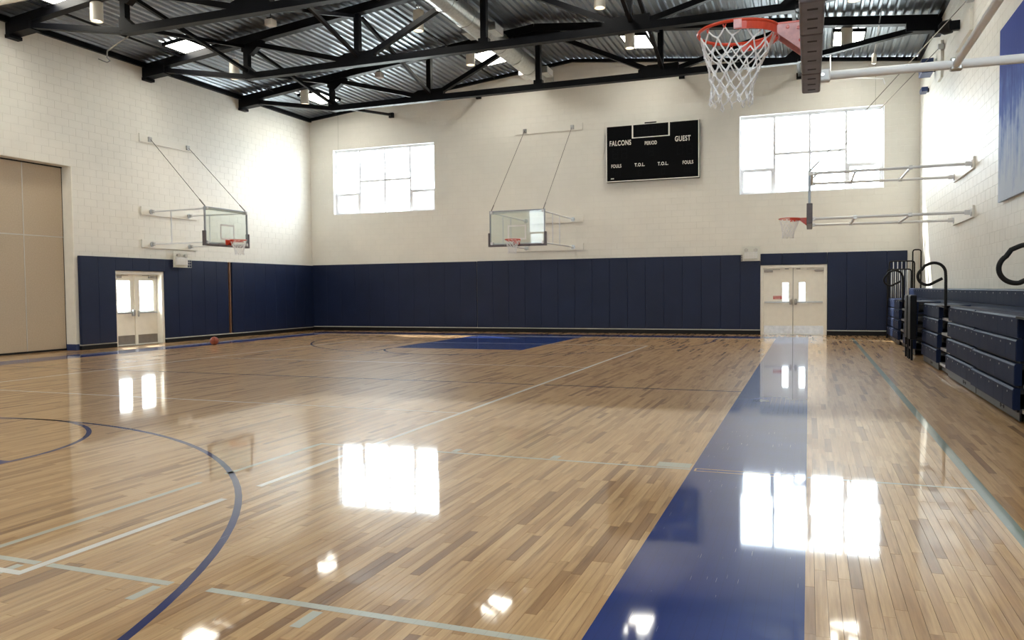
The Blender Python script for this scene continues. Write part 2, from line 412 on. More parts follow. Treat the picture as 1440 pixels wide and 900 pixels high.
def rects_to_boxes(m, rects, fn):
    for r in rects: fn(m, r)
far_holes = [(WIN[0][0], WIN[0][1], WZ0, WZ1), (WIN[1][0], WIN[1][1], WZ0, WZ1), (DFX[0], DFX[1], -1, DFZ)]
left_holes = [(OPY[0], OPY[1], -1, OPZ), (DLY[0], DLY[1], -1, DLZ)]
def split_all(r, holes):
    out = [r]
    for h in holes: out = subtract(out, h)
    return out
m = MB()
for (a, b, c, d) in split_all((XL-0.35, XR+0.35, -0.15, ZE), far_holes): m.box(a, b, YF, YF+0.30, c, d)
m.prism([(XL-0.35, YF, ZE), (XR+0.35, YF, ZE), (XM, YF, ZR+0.05)], (0, 0.30, 0))
wall_far = struct(m.build('wall_far', 'mortar'))
m = MB()
for (a, b, c, d) in split_all((YN-0.3, YF, -0.15, ZE+0.1), left_holes): m.box(XL-0.35, XL, a, b, c, d)
wall_left = struct(m.build('wall_left', 'mortar'))
wall_right = struct(MB().box(XR, XR+0.35, YN-0.3, YF, -0.15, ZE+0.1).build('wall_right', 'mortar'))
m = MB()
for (a, b, c, d) in split_all((XL, XR, -0.15, ZE), [(WIN[0][0], WIN[0][1], WZ0, WZ1), (WIN[1][0], WIN[1][1], WZ0, WZ1)]): m.box(a, b, YN-0.3, YN, c, d)
m.prism([(XL, YN, ZE), (XR, YN, ZE), (XM, YN, ZR+0.05)], (0, -0.30, 0))
wall_near = struct(m.build('wall_near', 'block'))

BW, BH, J = 0.4064, 0.2032, 0.007
def block_wall(wall, u0, u1, z0, top, holes, hidden, P, nrm):
    """P(u, z) -> point on the wall face, nrm -> normal into the room"""
    nrm = Vector(nrm); full = []; rest = MB()
    k = 0; z = 0.0
    while z < 9.5:
        u = u0 - (BW/2 if k % 2 else 0)
        while u < u1:
            for (a, b, c, d) in split_all((max(u, u0), min(u+BW, u1), z, z+BH), holes + hidden):
                if b-a < 0.03 or d-c < 0.03 or d <= z0: continue
                ta, tb = top(a)-0.01, top(b)-0.01
                if c >= min(ta, tb)-0.03: continue
                whole = (b-a > BW-1e-4 and d-c > BH-1e-4 and d <= min(ta, tb))
                if whole: full.append((a, b, c, d))
                else: put(rest, a, b, c, min(d, ta), min(d, tb), P, nrm)
            u += BW
        z += BH; k += 1
    def size(r):
        p = P((r[0]+r[1])/2, (r[2]+r[3])/2)
        if not in_frame(p, -2): return 0
        q = [project(P(r[0], r[2])), project(P(r[1], r[2])), project(P(r[0], r[3]))]
        if None in q: return 0
        return abs((q[1][0]-q[0][0])*(q[2][1]-q[0][1]) - (q[1][1]-q[0][1])*(q[2][0]-q[0][0]))
    full.sort(key=size, reverse=True)
    proto = MB(); o = P(0, 0)
    put(proto, -BW/2, BW/2, -BH/2, BH/2, BH/2, lambda u, z: P(u, z)-P(0, 0), nrm)
    me = proto.mesh('block', 'block')
    for r in full[:300]: inst('block', me, P((r[0]+r[1])/2, (r[2]+r[3])/2), wall)
    for (a, b, c, d) in full[300:]: put(rest, a, b, c, d, d, P, nrm)
    ob = rest.build('block', 'block', wall); ob['kind'] = 'stuff'
def put(m, a, b, c, da, db, P, n):
    g, e, h = J/2, 0.002, 0.003
    o = [P(a+g, c+g), P(b-g, c+g), P(b-g, db-g), P(a+g, da-g)]
    i = [P(a+g+e, c+g+e)+n*h, P(b-g-e, c+g+e)+n*h, P(b-g-e, db-g-e)+n*h, P(a+g+e, da-g-e)+n*h]
    ctr = (o[0]+o[2])/2
    flip = (o[1]-o[0]).cross(o[3]-o[0]).dot(n) < 0
    fs = [(4,5,6,7),(0,1,5,4),(1,2,6,5),(2,3,7,6),(3,0,4,7),(0,3,2,1)]
    if flip: fs = [f[::-1] for f in fs]
    m.add(o+i, fs)
PT = 2.545  # top of the wall pads
block_wall(wall_far, XL, XR, 2.3, zroof, far_holes, [(XL, 2.9, -1, PT-0.05)], lambda u, z: Vector((u, YF, z)), (0,-1,0))
block_wall(wall_left, 8.0, YF, 2.2, lambda u: ZE-0.02, left_holes, [(15.62, YF, -1, PT-0.06)], lambda u, z: Vector((XL, u, z)), (1,0,0))
m = []
block_wall(wall_right, 6.5, YF, 0.9, lambda u: zroof(XR)-0.02, [], [], lambda u, z: Vector((XR, u, z)), (-1,0,0))
# painted jamb lining of the partition opening
jb = MB().box(XL-0.35, XL+0.004, OPY[1]-0.012, OPY[1]+0.02, 0.16, OPZ).build('jamb', 'cream', wall_left)
jb = MB().box(XL-0.345, XL+0.012, OPY[1]-0.02, OPY[1]+0.09, 0.0, 0.16).build('jamb_foot', 'navy_box', wall_left)
# thin expansion joints in the far wall
for xx in (-16.98, 1.85):
    MB().box(xx-0.008, xx+0.008, YF-0.008, YF, WZ1, zroof(xx)-0.05).build('control_joint', 'dark' if False else 'pad_trim', wall_far)

# ------------------------------------------------------------------ setting: roof
prof = []
pitch, dep = 0.2, 0.055
x = XL-0.35
while x < XR+0.4:
    for dx, dz in ((0.0, 0), (0.055, 0), (0.08, dep), (0.175, dep)):
        prof.append((x+dx, zroof(x+dx)+0.02+dz))
    x += pitch
mb = MB(); n = len(prof)
ys = (YN-0.3, 4.0, 10.0, 16.0, 21.0, YF+0.3)
for y in ys: mb.v += [(a, y, b) for a, b in prof]
for j in range(len(ys)-1):
    for i in range(n-1):
        mb.f.append((j*n+i, (j+1)*n+i, (j+1)*n+i+1, j*n+i+1))
ceiling = struct(mb.build('ceiling', 'deck'))
mb = MB(); t0 = 0.09
mb.prism([(XL-0.5, YN-0.4, zroof(XL-0.5)+t0), (XM, YN-0.4, ZR+t0), (XR+0.5, YN-0.4, zroof(XR+0.5)+t0),
          (XR+0.5, YN-0.4, zroof(XR+0.5)+t0+0.3), (XM, YN-0.4, ZR+t0+0.3), (XL-0.5, YN-0.4, zroof(XL-0.5)+t0+0.3)], (0, YF-YN+0.8, 0))
struct(mb.build('roof', 'dark'))  # unseen slab above the deck, added to block light leaks
# dark ledger angles where deck meets wall
struct(MB().box(XL+0.005, XL+0.10, YN, YF-0.01, zroof(XL)-0.12, zroof(XL)+0.015).build('trim_1', 'steel_black'))
struct(MB().box(XR-0.10, XR-0.005, YN, YF-0.01, zroof(XR)-0.08, zroof(XR)+0.015).build('trim_2', 'steel_black'))
mb = MB()
mb.bar((XL+0.1, YF-0.06, zroof(XL)-0.03), (XM, YF-0.06, ZR-0.03), 0.10, 0.10)
mb.bar((XM, YF-0.06, ZR-0.03), (XR-0.1, YF-0.06, zroof(XR)-0.03), 0.10, 0.10)
struct(mb.build('trim_3', 'steel_black'))

# ------------------------------------------------------------------ setting: windows
def window(name, x0, x1, y, s):
    """s = +1 when outside is +Y; frame sits in the wall thickness"""
    f = MB(); ya, yb = sorted((y+s*0.17, y+s*0.23)); fw = 0.045
    f.box(x0, x1, ya, yb, WZ0, WZ0+fw); f.box(x0, x1, ya, yb, WZ1-0.09, WZ1)
    f.box(x0, x0+fw, ya, yb, WZ0+fw, WZ1-0.09); f.box(x1-fw, x1, ya, yb, WZ0+fw, WZ1-0.09)
    w4 = (x1-x0)/4; xs = [x0+w4*i for i in range(5)]
    root = struct(f.build(name, 'alu_white'))
    for i in (1, 2, 3): MB().box(xs[i]-0.035, xs[i]+0.035, ya, yb, WZ0+fw, WZ1-0.09).build('mullion', 'alu_white', root)
    for i in (1, 2): MB().box(xs[i]+0.035, xs[i+1]-0.035, ya, yb, 5.67, 5.75).build('mullion', 'alu_white', root)
    yc = (ya+yb)/2
    def pane(a, b, c, d): MB().box(a, b, yc-0.004, yc+0.004, c, d).build('pane', 'pane', root)
    for i in (0, 3):
        a, b = xs[i]+(fw if i == 0 else 0.035), xs[i+1]-(fw if i == 3 else 0.035)
        MB().box(a, b, ya, yb, 5.25, 5.285).build('mullion', 'alu_white', root)
        s_ = MB(); t = 0.07
        s_.box(a, b, ya-0.01, yb+0.01, 5.25-t, 5.25); s_.box(a, b, ya-0.01, yb+0.01, WZ0+fw, WZ0+fw+0.05)
        s_.box(a, a+t, ya-0.01, yb+0.01, WZ0+fw+0.05, 5.25-t); s_.box(b-t, b, ya-0.01, yb+0.01, WZ0+fw+0.05, 5.25-t)
        sash = s_.build('hopper_sash', 'alu_white', root)
        MB().box(a+t, b-t, yc-0.004, yc+0.004, WZ0+fw+0.05, 5.25-t).build('pane', 'pane', sash)
        pane(a, b, 5.285, WZ1-0.09)
    for i in (1, 2):
        pane(xs[i]+0.035, xs[i+1]-0.035, 5.75, WZ1-0.09); pane(xs[i]+0.035, xs[i+1]-0.035, WZ0+fw, 5.67)
    lin = MB(); yy = sorted((y-s*0.004, y+s*0.29)); e = 0.012
    lin.box(x0-e, x0+0.004, *yy, WZ0-e, WZ1+e); lin.box(x1-0.004, x1+e, *yy, WZ0-e, WZ1+e)
    lin.box(x0+0.004, x1-0.004, *yy, WZ1-0.004, WZ1+e); lin.box(x0+0.004, x1-0.004, *yy, WZ0-e, WZ0+0.004)
    lin.build('reveal', 'white', root)
window('window_1', WIN[0][0], WIN[0][1], YF, 1); window('window_2', WIN[1][0], WIN[1][1], YF, 1)
window('window_3', WIN[0][0], WIN[0][1], YN, -1); window('window_4', WIN[1][0], WIN[1][1], YN, -1)  # unseen windows behind the camera, guessed and added for fill daylight

# ------------------------------------------------------------------ setting: doors
def frame_door(name, a, b, top, Pm):
    """double door in wall coordinates: u from a to b, n = out of the wall into the room"""
    def box(m, u0, u1, n0, n1, z0, z1):
        p = [Pm(u, n, z) for z in (z0, z1) for u, n in ((u0, n0), (u1, n0), (u1, n1), (u0, n1))]
        m.add(p, [(0,3,2,1),(4,5,6,7),(0,1,5,4),(1,2,6,5),(2,3,7,6),(3,0,4,7)]); return m
    return box
def build_far_door():
    Pm = lambda u, n, z: (u, YF-n, z)
    box = frame_door('door_2', *DFX, DFZ, Pm); a, b = DFX; jw = 0.085
    m = MB(); box(m, a, a+jw, -0.26, 0.035, 0, DFZ); box(m, b-jw, b, -0.26, 0.035, 0, DFZ); box(m, a+jw, b-jw, -0.26, 0.035, DFZ-jw, DFZ)
    root = struct(m.build('door_2', 'cream'))
    mid = (a+b)/2 - 0.01; n0, n1 = -0.08, -0.035
    box(MB(), a+jw, b-jw, -0.2, 0.02, 0, 0.012).build('threshold', 'chrome', root)
    box(MB(), mid-0.03, mid+0.03, n0-0.012, n0-0.001, 0.0125, DFZ-jw-0.0005).build('gap_shade_strip', 'rubber', root)  # dark strip behind the leaf gap paints its shadow line, stops light leaks
    for k, (u0, u1, v0, v1) in enumerate(((a+jw+0.0005, mid-0.007, -0.78, -0.605), (mid+0.007, b-jw-0.0005, -0.285, -0.11))):
        lf = MB()
        for (p, q, r, s) in subtract([(u0, u1, 0.0125, DFZ-jw-0.0005)], (v0, v1, 1.06, 1.64)): box(lf, p, q, n0, n1, r, s)
        leaf = lf.build('door_leaf', 'cream', root)
        box(MB(), v0, v1, -0.062, -0.054, 1.06, 1.64).build('pane', 'pane', leaf)
        fr = MB(); t = 0.018
        box(fr, v0-t, v1+t, n1, n1+0.006, 1.64, 1.64+t); box(fr, v0-t, v1+t, n1, n1+0.006, 1.06-t, 1.06)
        box(fr, v0-t, v0, n1, n1+0.006, 1.06, 1.64); box(fr, v1, v1+t, n1, n1+0.006, 1.06, 1.64)
        fr.build('vision_frame', 'cream', leaf)
        box(MB(), u0+0.015, u1-0.015, n1, n1+0.003, 0.03, 0.285).build('kick_plate', 'bright_steel', leaf)
        pb = MB(); box(pb, u0+0.03, u1-0.03, n1+0.03, n1+0.065, 1.005, 1.055); pb.build('push_bar', 'chrome', leaf, bevel=0.006)
        c = u1-0.06 if k == 0 else u0+0.075
        hb = MB(); box(hb, c-0.04, c+0.04, n1, n1+0.075, 0.95, 1.13); hb.build('latch_case', 'dull_steel', leaf, bevel=0.02, seg=3)
        e = (u0+0.02, u0+0.28) if k == 0 else (u1-0.28, u1-0.02)
        cl = MB(); box(cl, e[0], e[1], n1, n1+0.06, 1.985, 2.045)
        cl.build('door_closer', 'dull_steel', leaf, bevel=0.01)
        ar = MB(); f0 = e[1] if k == 0 else e[0]; sg = 1 if k == 0 else -1
        box(ar, min(f0, f0+sg*0.22), max(f0, f0+sg*0.22), n1+0.03, n1+0.045, 2.055, 2.07); ar.build('closer_arm', 'dull_steel', leaf)
        box(MB(), *((mid-0.24, mid-0.12) if k == 0 else (mid+0.10, mid+0.22)), n1, n1+0.05, 2.06, 2.09).build('door_stop', 'dull_steel', leaf)
        if k == 0:
            box(MB(), -1.06, -0.80, n1, n1+0.004, 1.125, 1.225).build('warning_sign', 'red_sign', leaf)
            pr = MB()
            for zz, uu in ((1.195, (-1.03, -0.99, -0.94, -0.89, -0.84)), (1.155, (-1.0, -0.95, -0.90, -0.86))):
                for q in uu: box(pr, q-0.014, q+0.014, n1+0.004, n1+0.005, zz-0.010, zz+0.010)
            pr.build('sign_print', 'score_white', leaf)
build_far_door()
def build_left_door():
    Pm = lambda u, n, z: (XL+n, u, z)
    box = frame_door('door_1', *DLY, DLZ, Pm); a, b = DLY; jw = 0.09; n0, n1 = -0.21, -0.165
    m = MB(); box(m, a, a+jw, -0.33, 0.03, 0, DLZ); box(m, b-jw, b, -0.33, 0.03, 0, DLZ); box(m, a+jw, b-jw, -0.33, 0.03, DLZ-jw, DLZ)
    root = struct(m.build('door_1', 'cream'))
    mid = 17.72
    box(MB(), mid-0.045, mid+0.045, n0-0.02, n1+0.03, 0.012, DLZ-jw).build('center_post', 'cream', root)
    box(MB(), a+jw, b-jw, -0.3, 0.0, 0, 0.012).build('threshold', 'chrome', root)
    for k, (u0, u1) in enumerate(((a+jw+0.0005, mid-0.0455), (mid+0.0455, b-jw-0.0005))):
        v0, v1 = u0+0.11, u1-0.14; zl, zh = 0.99, 1.875
        if k == 0: v0, v1 = u0+0.11, u1-0.15
        lf = MB()
        for (p, q, r, s) in subtract([(u0, u1, 0.0125, DLZ-jw-0.0005)], (v0, v1, zl, zh)): box(lf, p, q, n0, n1, r, s)
        leaf = lf.build('door_leaf', 'cream', root)
        box(MB(), v0, v1, -0.19, -0.182, zl, zh).build('pane', 'pane', leaf)
        fr = MB(); t = 0.02
        box(fr, v0-t, v1+t, n1, n1+0.008, zh, zh+t); box(fr, v0-t, v1+t, n1, n1+0.008, zl-t, zl)
        box(fr, v0-t, v0, n1, n1+0.008, zl, zh); box(fr, v1, v1+t, n1, n1+0.008, zl, zh)
        fr.build('vision_frame', 'cream', leaf)
        box(MB(), u0+0.01, u1-0.01, n1, n1+0.003, 0.03, 0.29).build('kick_plate', 'dull_steel', leaf)
        pb = MB(); box(pb, u0+0.02, u1-0.04, n1+0.03, n1+0.065, 0.915, 0.96); pb.build('push_bar', 'chrome', leaf, bevel=0.006)
        c = u1-0.07 if k == 0 else u0+0.03
        hb = MB(); box(hb, c-0.045, c+0.045, n1, n1+0.085, 0.84, 1.03) if k == 0 else box(hb, c-0.02, c+0.02, n1, n1+0.06, 0.82, 1.0)
        hb.build('latch_case', 'chrome', leaf, bevel=0.02, seg=3)
        e = (u0+0.02, u0+0.30) if k == 0 else (u1-0.32, u1-0.04)
        cl = MB(); box(cl, e[0], e[1], n1, n1+0.07, 1.945, 2.015); cl.build('door_closer', 'dull_steel', leaf, bevel=0.01)
        ar = MB(); f0 = e[1] if k == 0 else e[0]; sg = 1 if k == 0 else -1
        box(ar, min(f0, f0+sg*0.25), max(f0, f0+sg*0.25), n1+0.03, n1+0.045, 2.02, 2.035); ar.build('closer_arm', 'dull_steel', leaf)
build_left_door()

# baseboards: black cove base below a pale strip
def baseboard(name, boxes, boxes2):
    m = MB(); [m.box(*b) for b in boxes]; root = struct(m.build(name, 'rubber'))
    t = MB(); [t.box(*b) for b in boxes2]; t.build('nailer_strip', 'pad_trim', root)
baseboard('baseboard_far', [(XL, DFX[0], YF-0.09, YF, 0, 0.13), (DFX[1], 2.9, YF-0.09, YF, 0, 0.13)],
          [(XL, DFX[0], YF-0.065, YF, 0.132, 0.16), (DFX[1], 2.9, YF-0.065, YF, 0.132, 0.16)])
baseboard('baseboard_left', [(XL, XL+0.09, OPY[1]+0.1, DLY[0], 0, 0.11), (XL, XL+0.09, DLY[1], YF-0.09, 0, 0.11)],
          [(XL, XL+0.065, OPY[1]+0.1, DLY[0], 0.112, 0.14), (XL, XL+0.065, DLY[1], YF-0.065, 0.112, 0.14)])

# ------------------------------------------------------------------ wall padding (each panel a part)
def padding(label, panels):
    b0 = panels[0]
    root = thing('wall_padding', label, 'wall padding', ((b0[0]+b0[1])/2, (b0[2]+b0[3])/2, b0[4]), 0, 'navy wall padding')
    L = root.location
    for (x0, x1, y0, y1, z0, z1) in panels:
        MB().box(x0-L.x, x1-L.x, y0-L.y, y1-L.y, z0-L.z, z1-L.z).build('pad_panel', 'pad', root, bevel=0.012)
def seq(a, b, w):
    n = max(1, round((b-a)/w)); return [(a+(b-a)*i/n, a+(b-a)*(i+1)/n) for i in range(n)]
TH = 0.06
def far_p(a, b, z0=0.162, z1=PT, w=0.62, th=TH): return [(u, v, YF-th, YF-0.007, z0, z1) for u, v in seq(a, b, w)]
def left_p(a, b, z0=0.142, z1=PT-0.02, w=0.60, th=TH): return [(XL+0.007, XL+th, u, v, z0, z1) for u, v in seq(a, b, w)]
padding('navy padding at the left end of the far wall, below the left window', far_p(XL+TH, -11.24, z1=PT-0.005))
padding('long navy padding on the far wall between a vertical gap and the doors', far_p(-11.215, DFX[0]-0.01, th=TH+0.012))
padding('short strip of navy padding above the far double doors', far_p(DFX[0]-0.005, DFX[1]+0.005, z0=DFZ+0.015, z1=PT+0.02))
padding('navy padding on the far wall between doors and bleachers', far_p(DFX[1]+0.01, 2.75, z1=PT+0.02))
padding('navy padding on the left wall between beige partition and doors', left_p(OPY[1]+0.10, DLY[0]-0.005, th=0.10))
padding('short strip of navy padding above the left wall double doors', left_p(DLY[0], DLY[1], z0=DLZ+0.01, th=0.09))
padding('navy padding on the left wall between doors and orange edge strip', left_p(DLY[1]+0.005, 21.42))
padding('navy padding on the left wall between orange edge strip and corner', left_p(21.60, YF-TH, th=TH+0.02))
es = MB().box(0, 0.05, -0.03, 0.03, 0, 2.38).build('edge_strip', 'tan_wood'); es.location = (XL+0.007, 21.51, 0.142)
tag(es, 'thin orange-brown vertical strip in the gap of the left wall padding', 'trim strip')

# ------------------------------------------------------------------ folding partition
pr = thing('folding_partition', 'tall beige fabric folding partition with pale seams in the left wall', 'partition', (XL-0.36, 7.3, 0))
L = pr.location
ycols = [15.535 - 1.135*i for i in range(15)]
for i in range(14):
    for z0, z1 in ((0.05, 3.0), (3.03, 4.84)):
        MB().box(-0.05, 0.03, ycols[i+1]+0.012-L.y, ycols[i]-0.012-L.y, z0, z1).build('panel', 'partition', pr, bevel=0.004, seg=1)
    MB().box(-0.04, 0.034, ycols[i+1]-0.010-L.y, ycols[i+1]+0.010-L.y, 0.05, 4.84).build('seam_trim', 'partition_trim', pr)
MB().box(-0.04, 0.036, ycols[-1]-L.y, ycols[0]-0.012-L.y, 3.002, 3.028).build('cross_trim', 'partition_trim', pr)
MB().box(-0.04, 0.034, ycols[0]-0.012-L.y, ycols[0]-L.y, 0.02, 4.84).build('edge_seal', 'rubber', pr)
MB().box(-0.06, 0.034, ycols[-1]-L.y, ycols[0]-L.y, 0.0, 0.05).build('floor_seal', 'rubber', pr)
MB().box(-0.06, 0.05, ycols[-1]-L.y, ycols[0]-L.y, 4.84, 4.87).build('head_track', 'rubber', pr)

# ------------------------------------------------------------------ roof trusses
NX = (-14.62, -11.08, -7.5, -3.90, -0.30)
ZB = 7.475
TY = (13.98, 18.17, 22.34)
which = ('nearest', 'middle', 'farthest')
def ztop(x): return zroof(x)-0.13
def truss(y, k):
    root = thing('roof_truss', 'black steel roof truss spanning the gym, %s of the three in view' % which[k], 'truss', (XM, y, ZB), 0, 'black roof trusses')
    def loc(p): return (p[0]-XM, 0, p[1]-ZB)
    def bar(name, a, b, w, h): return MB().bar(loc(a), loc(b), w, h, (0,1,0)).build(name, 'steel_black', root)
    for x0, x1, z0, z1 in ((XL+0.03, XM, ztop(XL), ztop(XM)), (XM, XR-0.03, ztop(XM), ztop(XR))):
        MB().bar((x0-XM, 0, z0-ZB), (x1-XM, 0, z1-ZB), 0.22, 0.22, (0,1,0)).build('top_chord', 'steel_black', root)
    bar('bottom_chord', (NX[0], ZB), (NX[4], ZB), 0.17, 0.20)
    bar('end_brace', (-17.45, 7.95), (NX[0], ZB), 0.13, 0.16); bar('end_brace', (2.40, 7.90), (NX[4], ZB), 0.13, 0.16)
    for x in NX: bar('vertical_web', (x, ZB+0.08), (x, ztop(x)-0.08), 0.15, 0.15)
    T = [(x, ztop(x)-0.05) for x in NX]; B = [(x, ZB) for x in NX]
    for p, q in ((T[0], B[1]), (B[1], T[2]), (T[2], B[3]), (B[3], T[4])): bar('diagonal_web', p, q, 0.13, 0.14)
    def plate(name, pts):
        MB().prism([(p[0]-XM, -0.012-0.075, p[1]-ZB) for p in pts], (0, 0.174, 0)).build(name, 'steel_black', root)
    for i in (1, 3): x = NX[i]; plate('gusset', [(x-0.62, ZB+0.05), (x+0.5, ZB+0.05), (x+0.5, ZB+0.27), (x-0.35, ZB+0.27), (x-0.62, ZB+0.16)])
    for i, s in ((0, 1), (4, -1)):
        x = NX[i]; t = ztop(x)
        plate('gusset', [(x-s*0.13, t-0.30), (x+s*0.14, t-0.42), (x+s*0.55, t-0.12), (x+s*0.55, t), (x-s*0.13, t)])
        plate('gusset', [(x-s*0.10, ZB), (x+s*0.35, ZB+0.05), (x+s*0.05, ZB+0.30), (x-s*0.1, ZB+0.30)])
    t = ztop(XM); plate('gusset', [(NX[2]-0.75, t-0.30), (NX[2]-0.55, t-0.36), (NX[2]+0.45, t-0.36), (NX[2]+0.7, t-0.22), (NX[2]+0.7, t), (NX[2]-0.75, t)])
    plate('chord_sleeve', [(NX[2]-0.13, ZB-0.08), (NX[2]+0.13, ZB-0.08), (NX[2]+0.13, ZB+0.2), (NX[2]-0.13, ZB+0.2)])
    for s, xw, zt in ((1, XL+0.012, ztop(XL)), (-1, XR-0.012, ztop(XR))):
        m = MB(); ys = (-0.15, 0.15)
        m.prism([(xw-XM, -0.15, 7.80-ZB), (xw+s*0.80-XM, -0.15, 7.86-ZB), (xw+s*0.80-XM, -0.15, zt-ZB), (xw-XM, -0.15, zt-ZB)], (0, 0.30, 0))
        m.build('heel_plate', 'steel_black', root)
        MB().box(min(xw, xw+s*0.16)-XM, max(xw, xw+s*0.16)-XM, -0.17, 0.17, 7.72-ZB, 7.80-ZB).build('bearing_seat', 'steel_black', root)
for k, y in enumerate(TY): truss(y, k)
nth = {0: 'first', 1: 'second', 3: 'fourth', 4: 'fifth'}
def brace(a, b, label):
    a = Vector(a); b = Vector(b); o = MB().bar((0,0,0), b-a, 0.085, 0.085, (1,0,0)).build('sway_brace', 'steel_black'); o.location = a
    tag(o, label, 'brace', 'sway braces between the trusses')
for i in (0, 1, 3, 4):
    x = NX[i]
    for k in (0, 1):
        ya, yb = TY[k]+0.11, TY[k+1]-0.11; zt = ztop(x)-0.17; zb = ZB+0.14
        wb = '%s and %s trusses' % (which[k], which[k+1])
        brace((x-0.06, ya, zb), (x-0.06, yb, zt), 'black brace rising away between %s, %s post from left' % (wb, nth[i]))
        brace((x+0.06, ya, zt), (x+0.06, yb, zb), 'black brace falling away between %s, %s post from left' % (wb, nth[i]))
    brace((x, TY[2]+0.11, ZB+0.1), (x, YF-0.135, zroof(x)-0.53), 'black brace from farthest truss to the far wall, %s post from left' % nth[i])
    a = MB().box(-0.09, 0.09, -0.05, 0.05, -0.09, 0.09).build('brace_plate', 'steel_black'); a.location = (x, YF-0.052, zroof(x)-0.54)
    tag(a, 'black brace end plate high on the far wall, %s post from left' % nth[i], 'plate', 'brace end plates on the far wall')

# ------------------------------------------------------------------ spiral duct
DX, DZ, DR = -8.55, 8.74, 0.29
d = thing('spiral_duct', 'round spiral galvanised air duct running under the roof ridge', 'duct', (DX, 15, DZ))
yy = YN+6
segl = 1.25
while yy < YF-0.12:
    y1 = min(yy+segl, YF-0.1)
    prof2 = []; n = max(2, int((y1-yy)/0.052))
    m = MB(); nn = 28
    for j in range(n+1):
        y = yy + (y1-yy-0.006)*j/n
        r = DR + (0.006 if j % 2 else 0.0)
        m.v += [(r*math.cos(2*math.pi*q/nn), y-15, r*math.sin(2*math.pi*q/nn)) for q in range(nn)]
    for j in range(n): m.f += [(j*nn+q, j*nn+(q+1) % nn, (j+1)*nn+(q+1) % nn, (j+1)*nn+q) for q in range(nn)]
    m.build('duct_section', 'galv', d, smooth=True)
    MB().tube([((DR+0.008)*math.cos(2*math.pi*q/28), y1-15, (DR+0.008)*math.sin(2*math.pi*q/28)) for q in range(28)], 0.012, 5, True).build('joint_band', 'galv', d, True)
    yy = y1
m = MB(); m.tube([(0, YF-0.1-15-0.02, 0), (0, YF-0.095-15, 0)], DR, 28); m.build('end_cap', 'galv', d)
for y in (12.5, 20.6, 25.2):
    for s in (-1, 1):
        m = MB().box(min(s*0.22, s*0.50), max(s*0.22, s*0.50), y-15-0.32, y-15+0.32, -0.13, 0.09).build('register_box', 'galv', d, bevel=0.006, seg=1)
        g = MB()
        for q in range(5): g.box(min(s*0.50, s*0.512), max(s*0.50, s*0.512), y-15-0.29, y-15+0.29, -0.11+0.038*q, -0.09+0.038*q)
        g.build('grille', 'white', m)
for y in (11.5, 15.6, 19.6, 24.0):
    MB().tube([(0, y-15, DR), (0, y-15, zroof(DX)-DZ+0.03)], 0.008, 6).build('hanger_rod', 'chrome', d)

# ------------------------------------------------------------------ skylights and pendant lights
def skylight(x, y, label, hx=0.38, hy=0.68):
    s = SLOPE if x < XM else -SLOPE
    root = thing('skylight', label, 'skylight', (x, y, zroof(x)), 0, 'bright skylight panels in the roof')
    def bx(m, x0, x1, y0, y1, d0, d1):
        vs = [(a, b, s*a+c) for c in (d0, d1) for a, b in ((x0,y0),(x1,y0),(x1,y1),(x0,y1))]
        return m.add(vs, [(0,3,2,1),(4,5,6,7),(0,1,5,4),(1,2,6,5),(2,3,7,6),(3,0,4,7)])
    f = MB(); t = 0.04
    bx(f, -hx-t, -hx, -hy-t, hy+t, -0.07, 0.02); bx(f, hx, hx+t, -hy-t, hy+t, -0.07, 0.02)
    bx(f, -hx, hx, -hy-t, -hy, -0.07, 0.02); bx(f, -hx, hx, hy, hy+t, -0.07, 0.02)
    f.build('frame', 'steel_black', root)
    bx(MB(), -hx, hx, -hy, hy, -0.045, -0.03).build('diffuser', 'skylight', root)
SKX = (-16.30, -9.75, -4.92, 1.0)
side = ('nearest the left wall', 'left of the duct', 'right of the duct', 'nearest the right wall')
for i, x in enumerate(SKX):
    skylight(x, 24.1, 'bright white skylight beyond the farthest truss, %s' % side[i])
skylight(-16.30, 17.95, 'bright white skylight over the middle truss near the left wall')
skylight(-16.30, 13.55, 'bright white skylight over the nearest truss near the left wall')
for x in SKX[1:]: skylight(x, 17.0, 'unseen added skylight before the middle truss, %s' % side[SKX.index(x)])  # repeats above the view, added for the light they give
for y in (10.0, 4.5):  # glowing panels out of view, added to brighten the room
    for x in SKX: skylight(x, y, 'unseen added skylight high over the near court, %s, %s row' % (side[SKX.index(x)], 'second' if y > 6 else 'first'))

